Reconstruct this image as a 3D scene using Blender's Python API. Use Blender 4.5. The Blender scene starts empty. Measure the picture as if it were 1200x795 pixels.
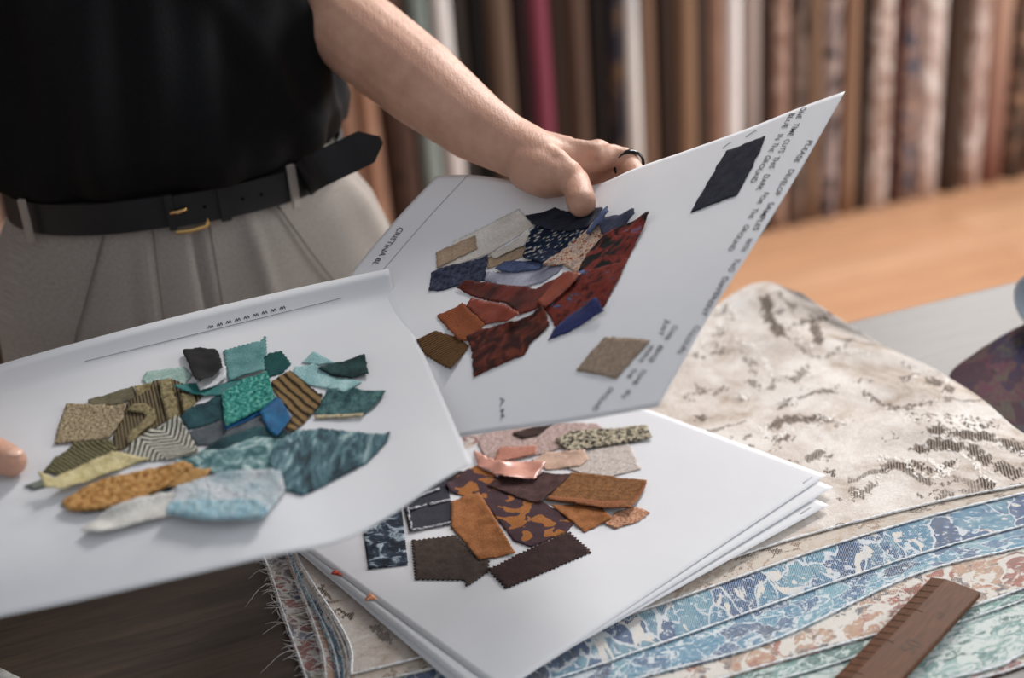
import bpy, bmesh, math, random
import numpy as np
from mathutils import Vector, Matrix
from mathutils.geometry import delaunay_2d_cdt

# ------------------------------------------------------------------ camera, world, lights
scene = bpy.context.scene
col = scene.collection
random.seed(4)
RNG = np.random.default_rng(7)

IMG_W, IMG_H, FPX = 1200.0, 795.0, 1667.0
CAM_Z, PITCH, ROLL = 1.640, math.radians(26.7), math.radians(4.75)
CO = np.array([0.0, 0.0, CAM_Z])
CW = np.array([0.0, math.cos(PITCH), -math.sin(PITCH)])
_r0 = np.array([1.0, 0.0, 0.0]); _u0 = np.cross(_r0, CW)
CR = math.cos(ROLL) * _r0 - math.sin(ROLL) * _u0
CU = math.cos(ROLL) * _u0 + math.sin(ROLL) * _r0

cam_data = bpy.data.cameras.new('camera')
cam_data.sensor_width = 36.0
cam_data.lens = FPX / IMG_W * 36.0
cam_data.clip_start = 0.02
cam_data.dof.use_dof = True
cam_data.dof.focus_distance = 1.31
cam_data.dof.aperture_fstop = 2.35
cam = bpy.data.objects.new('camera', cam_data)
cam.matrix_world = Matrix(((CR[0], CU[0], -CW[0], CO[0]), (CR[1], CU[1], -CW[1], CO[1]),
                           (CR[2], CU[2], -CW[2], CO[2]), (0, 0, 0, 1)))
col.objects.link(cam)
scene.camera = cam

world = bpy.data.worlds.new('world'); scene.world = world
world.use_nodes = True
bg = world.node_tree.nodes['Background']
bg.inputs[0].default_value = (0.90, 0.95, 1.0, 1); bg.inputs[1].default_value = 0.56

def area_light(name, loc, target, sx, sy, power, color):
    d = bpy.data.lights.new(name, 'AREA'); d.shape = 'RECTANGLE'
    d.size = sx; d.size_y = sy; d.energy = power; d.color = color
    o = bpy.data.objects.new(name, d); col.objects.link(o)
    o.location = loc
    o.rotation_euler = (Vector(target) - Vector(loc)).to_track_quat('-Z', 'Y').to_euler()
    return o
# daylight entering through the high window in the back wall and the window in the right wall
area_light('daylight_back_window_upper', (1.42, 3.84, 3.95), (-.15, 1.2, 1.1), 0.7, 0.9, 130, (1.0, 0.97, 0.94))
area_light('daylight_back_window_lower', (1.50, 3.84, 2.35), (0.2, 1.4, 1.0), 0.8, 0.8, 52, (1.0, 0.97, 0.94))
area_light('daylight_right_window', (3.75, 1.9, 1.9), (0.2, 1.4, 0.9), 1.6, 1.3, 125, (0.95, 0.98, 1.0))

scene.view_settings.view_transform = 'Standard'
scene.view_settings.look = 'None'
scene.view_settings.exposure = 0.0
scene.view_settings.gamma = 1.0
scene.view_settings.use_curve_mapping = False

# ------------------------------------------------------------------ picture <-> place helpers
def ray(x, y):
    return CR * ((x - IMG_W / 2) / FPX) - CU * ((y - IMG_H / 2) / FPX) + CW
def P(x, y, d):
    """the point seen at (x, y) at distance d along the viewing axis"""
    return CO + ray(x, y) * d
def hitz(x, y, z):
    r = ray(x, y)
    return CO + r * ((z - CO[2]) / r[2])
def proj(p):
    v = np.asarray(p) - CO
    zc = v @ CW
    return np.stack([IMG_W / 2 + FPX * (v @ CR) / zc, IMG_H / 2 - FPX * (v @ CU) / zc], -1)

def spline(pts, n=241):
    """smooth curve through the points, evenly sampled by chord length"""
    p = np.asarray(pts, float)
    if len(p) == 2:
        t = np.linspace(0, 1, n)[:, None]
        return p[0] * (1 - t) + p[1] * t
    q = np.vstack([2 * p[0] - p[1], p, 2 * p[-1] - p[-2]])
    out = []
    for i in range(1, len(q) - 2):
        t = np.linspace(0, 1, 60, endpoint=(i == len(q) - 3))[:, None]
        a, b, c, d = q[i - 1], q[i], q[i + 1], q[i + 2]
        out.append(0.5 * (2 * b + (c - a) * t + (2 * a - 5 * b + 4 * c - d) * t ** 2 + (3 * b - a - 3 * c + d) * t ** 3))
    o = np.vstack(out)
    s = np.r_[0, np.cumsum(np.linalg.norm(np.diff(o, axis=0), axis=1))]
    s /= s[-1]
    tt = np.linspace(0, 1, n)
    return np.stack([np.interp(tt, s, o[:, k]) for k in range(o.shape[1])], -1)

class Surf:
    """sheet spanned by four edge curves (front, back, left, right); size is its real width and height"""
    def __init__(s, front, back, left, right, W, H, bump=None):
        s.f, s.b, s.l, s.r = [spline(c) for c in (front, back, left, right)]
        s.W, s.H, s.bump, s.zmin = W, H, bump, None
        s.NU, s.NV = 180, 140
        s.hf = np.zeros((s.NV, s.NU))
    @staticmethod
    def _c(c, t):
        t = np.asarray(t, float) * (len(c) - 1)
        i = np.clip(np.floor(t).astype(int), 0, len(c) - 2)
        k = (t - i)[..., None]
        return c[i] * (1 - k) + c[i + 1] * k
    def base(s, u, v):
        u = np.asarray(u, float); v = np.asarray(v, float)
        U, V = u[..., None], v[..., None]
        return ((1 - V) * s._c(s.f, u) + V * s._c(s.b, u) + (1 - U) * s._c(s.l, v) + U * s._c(s.r, v)
                - ((1 - U) * (1 - V) * s.f[0] + U * (1 - V) * s.f[-1] + (1 - U) * V * s.b[0] + U * V * s.b[-1]))
    def nrm(s, u, v):
        e = 8e-3
        n = np.cross(s.base(u + e, v) - s.base(u - e, v), s.base(u, v + e) - s.base(u, v - e))
        return n / np.linalg.norm(n, axis=-1, keepdims=True)
    def at(s, u, v, h=0.0):
        u = np.asarray(u, float); v = np.asarray(v, float)
        if s.bump is not None: h = h + s.bump(u, v)
        p = s.base(u, v) + s.nrm(u, v) * (np.zeros_like(u) + h)[..., None]
        if s.zmin is not None: p[..., 2] = np.maximum(p[..., 2], s.zmin + h * .5)
        return p
    def inv(s, px, h=0.0):
        px = np.asarray(px, float); n = len(px)
        gu, gv = np.meshgrid(np.linspace(0, 1, 41), np.linspace(0, 1, 41))
        g = proj(s.at(gu.ravel(), gv.ravel()))
        k = ((g[None] - px[:, None]) ** 2).sum(-1).argmin(1)
        u, v = gu.ravel()[k].copy(), gv.ravel()[k].copy()
        for _ in range(8):
            q = proj(s.at(u, v, h)) ; e = 1e-3
            du = (proj(s.at(u + e, v, h)) - q) / e; dv = (proj(s.at(u, v + e, h)) - q) / e
            r = px - q
            det = du[:, 0] * dv[:, 1] - du[:, 1] * dv[:, 0]
            det = np.where(abs(det) < 1e-6, 1e-6, det)
            u = u + np.clip((r[:, 0] * dv[:, 1] - r[:, 1] * dv[:, 0]) / det, -.1, .1)
            v = v + np.clip((du[:, 0] * r[:, 1] - du[:, 1] * r[:, 0]) / det, -.1, .1)
            u = np.clip(u, -.05, 1.05); v = np.clip(v, -.05, 1.05)
        return u, v
    def hsample(s, f, u, v):
        x = np.clip(u, 0, 1) * (s.NU - 1); y = np.clip(v, 0, 1) * (s.NV - 1)
        i = np.clip(x.astype(int), 0, s.NU - 2); j = np.clip(y.astype(int), 0, s.NV - 2)
        a, b = x - i, y - j
        return (f[j, i] * (1 - a) * (1 - b) + f[j, i + 1] * a * (1 - b) + f[j + 1, i] * (1 - a) * b + f[j + 1, i + 1] * a * b)
    def draped(s):
        f = s.hf.copy()
        for _ in range(3):
            f = np.maximum.reduce([f, np.roll(f, 1, 0), np.roll(f, -1, 0), np.roll(f, 1, 1), np.roll(f, -1, 1)])
        for _ in range(3):
            f = (f + np.roll(f, 1, 0) + np.roll(f, -1, 0) + np.roll(f, 1, 1) + np.roll(f, -1, 1)) / 5
        return np.maximum(f, s.hf)

# ------------------------------------------------------------------ objects
def tag(o, label=None, cat=None, group=None, kind=None):
    if label: o['label'] = label
    if cat: o['category'] = cat
    if group: o['group'] = group
    if kind: o['kind'] = kind
    return o
def empty(name, loc=(0, 0, 0)):
    o = bpy.data.objects.new(name, None); o.location = loc; o.empty_display_size = 0.05
    col.objects.link(o); return o
def link(name, me, mat=None, parent=None, smooth=True):
    o = bpy.data.objects.new(name, me); col.objects.link(o)
    if mat: me.materials.append(mat)
    if smooth and len(me.polygons):
        me.polygons.foreach_set('use_smooth', [True] * len(me.polygons))
    if parent:
        o.parent = parent
        o.matrix_parent_inverse = Matrix.Translation(parent.location).inverted() if parent.parent is None else Matrix.Identity(4)
    return o
def mesh_from(verts, faces, uv=None, name='mesh'):
    me = bpy.data.meshes.new(name)
    me.from_pydata([tuple(v) for v in verts], [], faces)
    if uv is not None:
        lay = me.uv_layers.new(name='UVMap')
        idx = np.zeros(len(me.loops), int); me.loops.foreach_get('vertex_index', idx)
        lay.data.foreach_set('uv', np.asarray(uv, float)[idx].ravel())
    me.update()
    return me
def bm_obj(name, bm, mat=None, parent=None, smooth=False):
    bmesh.ops.recalc_face_normals(bm, faces=bm.faces)
    me = bpy.data.meshes.new(name); bm.to_mesh(me); bm.free()
    return link(name, me, mat, parent, smooth)
def bm_box(bm, x0, x1, y0, y1, z0, z1, M=None, bevel=0):
    r = bmesh.ops.create_cube(bm, size=1)
    vs = r['verts']
    for v in vs:
        v.co = Vector(((x0 + x1) / 2 + v.co.x * (x1 - x0), (y0 + y1) / 2 + v.co.y * (y1 - y0), (z0 + z1) / 2 + v.co.z * (z1 - z0)))
    if bevel:
        es = list({e for v in vs for e in v.link_edges})
        rb = bmesh.ops.bevel(bm, geom=es, offset=bevel, segments=2, affect='EDGES', profile=.6)
        vs = list({v for f in rb['faces'] for v in f.verts} | {v for v in vs if v.is_valid})
    if M is not None:
        bmesh.ops.transform(bm, matrix=M, verts=[v for v in vs if v.is_valid])
def frames(pts):
    pts = np.asarray(pts, float)
    t = np.gradient(pts, axis=0); t /= np.linalg.norm(t, axis=1, keepdims=True) + 1e-12
    n = np.cross(t[0], [0.123, .3, .95]); n /= np.linalg.norm(n)
    N = []
    for k in range(len(pts)):
        n = n - t[k] * (n @ t[k]); n /= np.linalg.norm(n); N.append(n.copy())
    N = np.array(N)
    return t, N, np.cross(t, N)
def tube_vf(pts, rad, seg=8, cap=True):
    pts = np.asarray(pts, float); rad = np.broadcast_to(np.asarray(rad, float), (len(pts),))
    t, N, B = frames(pts)
    a = np.linspace(0, 2 * np.pi, seg, endpoint=False)
    V = pts[:, None] + rad[:, None, None] * (N[:, None] * np.cos(a)[None, :, None] + B[:, None] * np.sin(a)[None, :, None])
    F = []
    for i in range(len(pts) - 1):
        for j in range(seg):
            k = (j + 1) % seg
            F.append((i * seg + j, i * seg + k, (i + 1) * seg + k, (i + 1) * seg + j))
    if cap:
        F.append(tuple(range(seg))[::-1]); F.append(tuple((len(pts) - 1) * seg + j for j in range(seg)))
    return V.reshape(-1, 3), F
def tube(name, pts, rad, mat, parent=None, seg=8):
    v, f = tube_vf(pts, rad, seg)
    return link(name, mesh_from(v, f), mat, parent)
def join_vf(parts):
    V, F, o = [], [], 0
    for v, f in parts:
        V.append(np.asarray(v)); F += [tuple(i + o for i in q) for q in f]; o += len(v)
    return np.vstack(V), F
def shell(surf, nu, nv, th, name='sheet', h=0.0):
    """thin closed sheet following a surface, UV in metres"""
    gu, gv = np.meshgrid(np.linspace(0, 1, nu), np.linspace(0, 1, nv))
    gu, gv = gu.ravel(), gv.ravel()
    top = surf.at(gu, gv, h); bot = surf.at(gu, gv, h - th)
    n = nu * nv
    F = []
    for j in range(nv - 1):
        for i in range(nu - 1):
            a = j * nu + i
            F.append((a, a + 1, a + nu + 1, a + nu)); F.append((n + a, n + a + nu, n + a + nu + 1, n + a + 1))
    ring = [i for i in range(nu)] + [j * nu + nu - 1 for j in range(1, nv)] + [(nv - 1) * nu + i for i in range(nu - 2, -1, -1)] + [j * nu for j in range(nv - 2, 0, -1)]
    for k in range(len(ring)):
        a, b = ring[k], ring[(k + 1) % len(ring)]
        F.append((b, a, n + a, n + b))
    uv = np.stack([gu * surf.W, gv * surf.H], -1)
    return mesh_from(np.vstack([top, bot]), F, np.vstack([uv, uv]), name)

# ------------------------------------------------------------------ materials
def lin(c):
    return tuple(((x / 255) / 12.92 if x <= 10 else ((x / 255 + .055) / 1.055) ** 2.4) for x in c)
def C(r, g, b, k=1.0):
    return tuple(min(.95, x * k) for x in lin((r, g, b))) + (1.0,)
class Mat:
    def __init__(s, name, rough=.7, spec=.3, metal=0.0, sheen=0.0):
        s.m = bpy.data.materials.new(name); s.m.use_nodes = True
        s.t = s.m.node_tree; s.p = s.t.nodes['Principled BSDF']
        s.p.inputs['Roughness'].default_value = rough
        s.p.inputs['Specular IOR Level'].default_value = spec
        s.p.inputs['Metallic'].default_value = metal
        if sheen:
            s.p.inputs['Sheen Weight'].default_value = sheen * .15; s.p.inputs['Sheen Roughness'].default_value = .4
    def n(s, typ, ins=None, **props):
        nd = s.t.nodes.new('ShaderNode' + typ)
        for k, v in props.items(): setattr(nd, k, v)
        for k, v in (ins or {}).items():
            if isinstance(v, bpy.types.NodeSocket): s.t.links.new(v, nd.inputs[k])
            elif isinstance(v, bpy.types.Node): s.t.links.new(v.outputs[0], nd.inputs[k])
            else: nd.inputs[k].default_value = v
        return nd
    def math(s, op, a, b=None, c=None):
        d = {0: a}
        if b is not None: d[1] = b
        if c is not None: d[2] = c
        return s.n('Math', d, operation=op).outputs[0]
    def uv(s, scale=(1, 1, 1), rot=0.0, coord='UV'):
        tc = s.n('TexCoord')
        return s.n('Mapping', {0: tc.outputs[coord], 'Scale': scale, 'Rotation': (0, 0, rot)}).outputs[0]
    def ramp(s, fac, stops, interp='LINEAR'):
        r = s.n('ValToRGB', {0: fac}); cr = r.color_ramp; cr.interpolation = interp
        while len(cr.elements) < len(stops): cr.elements.new(.5)
        for e, (p, c) in zip(cr.elements, stops): e.position = p; e.color = c
        return r.outputs[0]
    def mix(s, fac, a, b, blend='MIX'):
        nd = s.n('Mix', data_type='RGBA', blend_type=blend)
        for k, v in ((0, fac), (6, a), (7, b)):
            if isinstance(v, bpy.types.NodeSocket): s.t.links.new(v, nd.inputs[k])
            else: nd.inputs[k].default_value = v
        return nd.outputs[2]
    def noise(s, vec, scale, detail=4, rough=.55, dist=0.0):
        return s.n('TexNoise', {'Vector': vec, 'Scale': scale, 'Detail': detail, 'Roughness': rough, 'Distortion': dist}).outputs[0]
    def color(s, c):
        if isinstance(c, bpy.types.NodeSocket): s.t.links.new(c, s.p.inputs['Base Color'])
        else: s.p.inputs['Base Color'].default_value = c
    def bump(s, h, dist, strength=1.0):
        b = s.n('Bump', {'Height': h, 'Distance': dist, 'Strength': strength})
        s.t.links.new(b.outputs[0], s.p.inputs['Normal'])

def plain(name, c, rough=.6, spec=.3, metal=0.0, var=0.0, vscale=40, bump=0.0, coord='Object'):
    m = Mat(name, rough, spec, metal)
    if var or bump:
        v = m.uv(coord=coord); n = m.noise(v, vscale, 5)
        if var:
            a = tuple(x * (1 - var) for x in c[:3]) + (1,); b = tuple(min(1, x * (1 + var)) for x in c[:3]) + (1,)
            m.color(m.ramp(n, [(.3, a), (.7, b)]))
        else: m.color(c)
        if bump: m.bump(n, bump)
    else: m.color(c)
    return m.m

def cloth(name, pattern, cols, scale=60, rot=0.0, dist=0.0, weave=1500, relief=.0006, rough=.85, sheen=.0, spec=.15,
          interp='LINEAR', detail=4, nrough=.55, grain=.18, fuzz=0.0, stretch=(1, 1, 1)):
    """woven stuff: a pattern factor through a colour ramp, thread grain on top, UV in metres"""
    m = Mat(name, rough, spec, 0, sheen)
    v = m.uv(rot=rot, scale=stretch)
    if pattern == 'noise':
        f = m.noise(v, scale, detail, nrough, dist)
    elif pattern == 'wave':
        f = m.n('TexWave', {'Vector': v, 'Scale': scale, 'Distortion': dist, 'Detail': 2, 'Detail Scale': 2.0}, wave_type='BANDS', bands_direction='X').outputs[1]
    elif pattern == 'voronoi':
        w = m.n('VectorMath', {0: v, 1: m.n('VectorMath', {0: m.n('TexNoise', {'Vector': v, 'Scale': scale * 1.3, 'Detail': 3}).outputs[1], 3: dist / scale}, operation='SCALE').outputs[0]}, operation='ADD').outputs[0]
        f = m.n('TexVoronoi', {'Vector': w, 'Scale': scale}).outputs[0]
    elif pattern == 'chevron':
        sx = m.n('SeparateXYZ', {0: v})
        zz = m.math('PINGPONG', m.math('MULTIPLY', sx.outputs[0], scale * .13), .5)
        q = m.math('ADD', m.math('MULTIPLY', sx.outputs[1], scale), m.math('MULTIPLY', zz, 6.5))
        q = m.math('ADD', q, m.math('MULTIPLY', m.noise(v, 150, 3), .5))
        f = m.math('PINGPONG', q, .5); f = m.math('MULTIPLY', f, 2.0)
    elif pattern == 'check':
        sx = m.n('SeparateXYZ', {0: v})
        a = m.math('SINE', m.math('MULTIPLY', sx.outputs[0], scale * 6.28)); b = m.math('SINE', m.math('MULTIPLY', sx.outputs[1], scale * 6.28))
        f = m.math('ADD', m.math('MULTIPLY', m.math('MULTIPLY', a, b), .5), m.math('MULTIPLY', m.noise(v, scale * 1.1, 3), .9))
    else:
        f = m.noise(v, 220, 3)
    c = m.ramp(f, cols, interp)
    v0 = m.uv()
    sx = m.n('SeparateXYZ', {0: v0})
    jit = m.math('MULTIPLY', m.noise(v0, 260, 2), 3.0)
    wu = m.math('SINE', m.math('ADD', m.math('MULTIPLY', sx.outputs[0], weave * 6.28 * .5), jit))
    wv = m.math('SINE', m.math('ADD', m.math('MULTIPLY', sx.outputs[1], weave * 6.28 * .5), jit))
    w = m.math('ADD', m.math('MULTIPLY', m.math('MULTIPLY', wu, wv), .10), m.math('MULTIPLY', m.noise(v0, 520, 5, .8), 1.0))
    g = m.ramp(w, [(.32, (max(.05, 1 - grain * 2.6),) * 3 + (1,)), (.70, (1 + grain * 1.2,) * 3 + (1,))])
    m.color(m.mix(1.0, c, g, 'MULTIPLY'))
    hgt = m.math('ADD', w, m.math('MULTIPLY', f, fuzz)) if fuzz else w
    m.bump(hgt, relief)
    return m.m
def two(name, a, b, **k):
    return cloth(name, 'noise', [(.35, a), (.65, b)], **k)

M = {}
def paper_mat():
    m = Mat('paper', .75, .25)
    n = m.noise(m.uv(coord='Object'), 9, 4)
    m.color(m.ramp(n, [(.3, (.755, .755, .78, 1)), (.7, (.79, .79, .81, 1))]))
    m.bump(m.noise(m.uv(coord='Object'), 22, 2), .0012, .5)
    tr = m.n('BsdfTranslucent', {'Color': (.86, .86, .88, 1)}); mx = m.n('MixShader', {0: .33, 1: m.p, 2: tr})
    m.t.links.new(mx.outputs[0], m.t.nodes['Material Output'].inputs[0])
    return m.m
M['paper'] = paper_mat()
M['ink'] = plain('ink', C(38, 34, 44), .6, .2)
M['pencil'] = plain('pencil', C(120, 118, 128), .6, .2)
M['staple'] = plain('staple_metal', C(130, 130, 135), .35, .5, 1.0)

# ------------------------------------------------------------------ the room
TAB_Z = 0.85
YAW = math.radians(17.7)
DX = np.array([math.cos(YAW), math.sin(YAW), 0.0]); DY = np.array([-math.sin(YAW), math.cos(YAW), 0.0])
UPV = np.array([0, 0, 1.0])
def floor_mat():
    m = Mat('floor_wood', .42, .5)
    v = m.uv(scale=(1, 1, 1), rot=-YAW, coord='Object')
    sx = m.n('SeparateXYZ', {0: v})
    br = m.n('TexBrick', {'Vector': v, 'Scale': 1.0, 'Mortar Size': .002, 'Brick Width': 1.6, 'Row Height': .13,
                          'Color1': C(184, 144, 114), 'Color2': C(174, 131, 100), 'Mortar': C(130, 92, 66)})
    st = m.n('Mapping', {0: v, 'Scale': (1.2, 16, 1)}).outputs[0]
    g = m.ramp(m.noise(st, 3, 5, .6, .5), [(.3, (.78, .74, .70, 1)), (.7, (1.08, 1.05, 1.02, 1))])
    m.color(m.mix(1.0, br.outputs[0], g, 'MULTIPLY'))
    return m.m
bm = bmesh.new(); bm_box(bm, -5, 5.2, -3, 7, -.05, 0)
tag(bm_obj('floor', bm, floor_mat()), kind='structure')
W0 = hitz(950, 262, 0.0)
ROLL_BACK = 0.16
def wallpt(s, back, z): return W0 + DX * s + DY * back + UPV * z
MW = Matrix(((DX[0], DY[0], 0, W0[0]), (DX[1], DY[1], 0, W0[1]), (0, 0, 1, 0), (0, 0, 0, 1)))
wall_m = plain('wall_paint', C(96, 74, 60), .8, .2, var=.12, vscale=3)
plaster = plain('plaster', C(206, 200, 194), .9, .1, var=.04, vscale=6)
bm = bmesh.new()
# back wall (frame s, back) with a high window opening
for a in ((-6, .05, -.05, 5.2), (1.25, 4.2, -.05, 5.2), (.05, 1.25, -.05, 1.8), (.05, 1.25, 4.5, 5.2)):
    bm_box(bm, a[0], a[1], ROLL_BACK, ROLL_BACK + .12, a[2], a[3], MW)
tag(bm_obj('wall_back', bm, wall_m), kind='structure')
bm = bmesh.new()
for a in ((.05, .11, 1.8, 4.5), (1.19, 1.25, 1.8, 4.5), (.11, 1.19, 1.8, 1.86), (.11, 1.19, 4.44, 4.5)):
    bm_box(bm, a[0], a[1], ROLL_BACK + .02, ROLL_BACK + .1, a[2], a[3], MW, .004)
tag(bm_obj('window_1', bm, plain('window_paint', C(225, 225, 222), .5)), kind='structure')
bm = bmesh.new(); bm_box(bm, -6, 4.2, ROLL_BACK - .015, ROLL_BACK, 0, .1, MW, .003)
tag(bm_obj('baseboard_back', bm, wall_m), kind='structure')
bm = bmesh.new()
for a in ((-7, -3.6, 0, 4.8), (-1.4, 0.28, 0, 4.8), (-3.6, -1.4, 0, .9), (-3.6, -1.4, 2.8, 4.8)):
    bm_box(bm, 4.2, 4.32, a[0], a[1], a[2], a[3], MW)
tag(bm_obj('wall_right', bm, plaster), kind='structure')

# ------------------------------------------------------------------ fabric rolls along the back wall
def roll_mat(i, cols, kind):
    m = Mat('roll_cloth', .85, .15, 0, .1)
    v = m.uv(coord='Object')
    off = m.n('VectorMath', {0: v, 1: (i * 3.71, i * 1.37, i * .83)}, operation='ADD').outputs[0]
    cs = [C(*[x * .74 + .26 * (.3 * c[0] + .59 * c[1] + .11 * c[2]) for x in c], 1.0) for c in cols]
    if kind == 'plain':
        a = cs[0]; b = tuple(x * .82 for x in a[:3]) + (1,)
        m.color(m.ramp(m.noise(m.n('Mapping', {0: off, 'Scale': (8, 8, 1)}).outputs[0], 3, 3), [(.35, b), (.65, a)]))
    elif kind == 'band':
        sz = m.n('SeparateXYZ', {0: v}).outputs[2]
        f = m.math('ADD', m.math('MULTIPLY', sz, .42), m.math('MULTIPLY', m.noise(off, 7, 2), .08))
        n = len(cs); m.color(m.ramp(f, [(k / n + .02, c) for k, c in enumerate(cs)], 'EASE'))
    else:
        f = m.noise(m.n('Mapping', {0: off, 'Scale': (1.3, 1.3, .8)}).outputs[0], 13, 3, .5, .8)
        n = len(cs); m.color(m.ramp(f, [(.36 + .28 * k / max(1, n - 1), c) for k, c in enumerate(cs)]))
    m.bump(m.noise(v, 300, 3), .0008)
    return m.m
card = plain('cardboard', C(150, 118, 88), .9, .1, var=.1)
def ray_s(x, y, back):
    r = ray(x, y); q = W0 + DY * back - CO
    t = (q @ DY) / (r @ DY)
    return (CO + r * t - W0) @ DX
def fabric_roll(i, x0, x1, cols, kind, label, tilt=0.0):
    s0, s1 = ray_s(x0, 120, .03), ray_s(x1, 120, .03)
    R = abs(s1 - s0) / 2 * .90; sc = (s0 + s1) / 2
    H = 1.45 + .25 * random.random()
    base = wallpt(sc, min(.02 + R * .3, ROLL_BACK - R - .02), 0)
    root = empty('fabric_roll', base)
    seg = 28
    a = np.linspace(0, 2 * np.pi, seg, endpoint=False)
    a0 = random.random() * 6.28
    rr = R * (.955 + .045 * (((a - a0) % (2 * np.pi)) / (2 * np.pi)))
    zs = np.linspace(0.0, H, 14)
    V, F = [], []
    ph = random.random() * 6
    for k, z in enumerate(zs):
        w = 1 + .02 * math.sin(z * 4 + ph)
        c = base + UPV * z + DX * (tilt * z)
        V.append(c + (rr * w)[:, None] * (np.cos(a)[:, None] * DX + np.sin(a)[:, None] * DY))
    V = np.vstack(V)
    for k in range(len(zs) - 1):
        for j in range(seg):
            q = (j + 1) % seg
            F.append((k * seg + j, k * seg + q, (k + 1) * seg + q, (k + 1) * seg + j))
    F.append(tuple(range(seg))[::-1]); F.append(tuple((len(zs) - 1) * seg + j for j in range(seg)))
    link('wound_cloth', mesh_from(V, F), roll_mat(i, cols, kind), root)
    top = base + UPV * (H - .02) + DX * tilt * H
    tube('cardboard_core', [top, top + UPV * .07], R * .35, card, root, 14)
    tag(root, label, 'fabric roll', 'fabric rolls standing along the back wall')
ROLLS = [
    (300, 332, [(120, 84, 62)], 'plain', 'mid brown fabric roll behind the belt of the person'),
    (332, 360, [(90, 62, 48)], 'plain', 'dark umber fabric roll partly behind the black shirt'),
    (360, 388, [(126, 88, 64)], 'plain', 'brown fabric roll beside the black shirt edge'),
    (388, 416, [(156, 108, 82)], 'plain', 'tan brown fabric roll behind the tip of the belt'),
    (417, 442, [(196, 140, 108), (176, 122, 92)], 'motif', 'light orange tan fabric roll under the forearm'),
    (443, 484, [(52, 38, 32), (84, 54, 42), (60, 44, 38)], 'motif', 'dark brown fabric roll with rust blotches under the forearm'),
    (485, 511, [(150, 164, 156), (112, 124, 118)], 'band', 'grey green fabric roll between two dark brown rolls'),
    (513, 538, [(206, 186, 178), (222, 214, 210), (190, 140, 112)], 'band', 'creamy white fabric roll just above the forearm'),
    (538, 553, [(62, 54, 48)], 'plain', 'narrow grey brown fabric roll beside the creamy white roll'),
    (553, 573, [(26, 22, 22)], 'plain', 'near black fabric roll above the forearm'),
    (573, 606, [(112, 84, 66)], 'plain', 'wide brown fabric roll next to the near black roll'),
    (606, 624, [(46, 28, 28)], 'plain', 'dark maroon brown fabric roll beside the crimson roll'),
    (624, 650, [(146, 58, 78)], 'plain', 'crimson pink fabric roll standing above the wrist'),
    (647, 664, [(66, 48, 38)], 'plain', 'narrow olive brown fabric roll beside the crimson roll'),
    (664, 692, [(98, 70, 56)], 'plain', 'plain cocoa brown fabric roll above the holding hand'),
    (692, 711, [(36, 28, 26)], 'plain', 'blackish brown fabric roll above the holding hand'),
    (711, 732, [(44, 34, 34), (36, 38, 54), (96, 66, 42)], 'motif', 'dark fabric roll with navy and ochre blotches'),
    (732, 751, [(206, 188, 176), (222, 214, 206), (130, 140, 170), (200, 190, 184)], 'band', 'ivory fabric roll with a blue patch'),
    (751, 768, [(140, 102, 78)], 'plain', 'narrow tan fabric roll next to the ivory and blue roll'),
    (768, 790, [(58, 42, 35), (62, 44, 36), (132, 90, 80)], 'band', 'dark brown fabric roll with a dusty pink upper half'),
    (789, 816, [(146, 106, 76)], 'plain', 'wide caramel brown fabric roll'),
    (815, 828, [(86, 68, 58)], 'plain', 'narrow grey brown fabric roll beside the caramel roll'),
    (827, 847, [(162, 118, 94), (146, 102, 82)], 'motif', 'pinkish brown fabric roll beside the bright white roll'),
    (846, 868, [(240, 230, 226)], 'plain', 'bright white fabric roll behind the held sheet'),
    (868, 889, [(70, 66, 68), (170, 148, 138), (176, 152, 140), (24, 84, 104)], 'band', 'fabric roll with teal top and beige middle beside the white roll'),
    (889, 902, [(72, 50, 40)], 'plain', 'narrow dark chestnut fabric roll'),
    (902, 922, [(196, 150, 126), (150, 108, 90), (206, 170, 150)], 'motif', 'pink tan floral fabric roll above the navy swatch'),
    (922, 944, [(104, 84, 72), (140, 112, 96), (66, 54, 50)], 'motif', 'grey brown floral fabric roll'),
    (944, 960, [(150, 112, 84)], 'plain', 'narrow sand brown fabric roll beside the navy floral roll'),
    (960, 983, [(40, 48, 76), (186, 160, 150), (70, 60, 66)], 'motif', 'navy and pale floral fabric roll'),
    (983, 1004, [(158, 114, 82), (150, 106, 78), (70, 62, 58)], 'band', 'light brown fabric roll with a dark upper part'),
    (1003, 1016, [(48, 36, 32)], 'plain', 'narrow blackish fabric roll beside the cream floral roll'),
    (1015, 1043, [(226, 196, 180), (150, 106, 86), (234, 214, 202), (170, 132, 112)], 'motif', 'cream and pink floral fabric roll behind the sheet corner'),
    (1042, 1054, [(92, 50, 42)], 'plain', 'narrow dark red brown fabric roll'),
    (1053, 1073, [(74, 88, 112), (196, 150, 128), (70, 62, 66), (176, 140, 124)], 'motif', 'blue and pink floral fabric roll'),
    (1073, 1102, [(236, 214, 204), (190, 156, 140), (240, 226, 218)], 'motif', 'pinkish white floral fabric roll'),
    (1103, 1127, [(82, 58, 44)], 'plain', 'dark coffee brown fabric roll near the right'),
    (1127, 1152, [(222, 190, 176), (164, 120, 102), (228, 204, 192)], 'motif', 'pale pink patterned fabric roll near the floor edge'),
    (1152, 1177, [(150, 92, 74), (200, 152, 124), (206, 160, 134)], 'band', 'peach tan fabric roll darker towards the floor'),
    (1177, 1203, [(168, 120, 88), (44, 38, 38), (176, 130, 98)], 'motif', 'tan fabric roll with black blotches'),
    (1203, 1232, [(150, 106, 80)], 'plain', 'brown fabric roll at the far right end'),
    (1232, 1260, [(200, 170, 156), (140, 104, 90)], 'motif', 'pale floral fabric roll at the far right end'),
]
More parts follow.
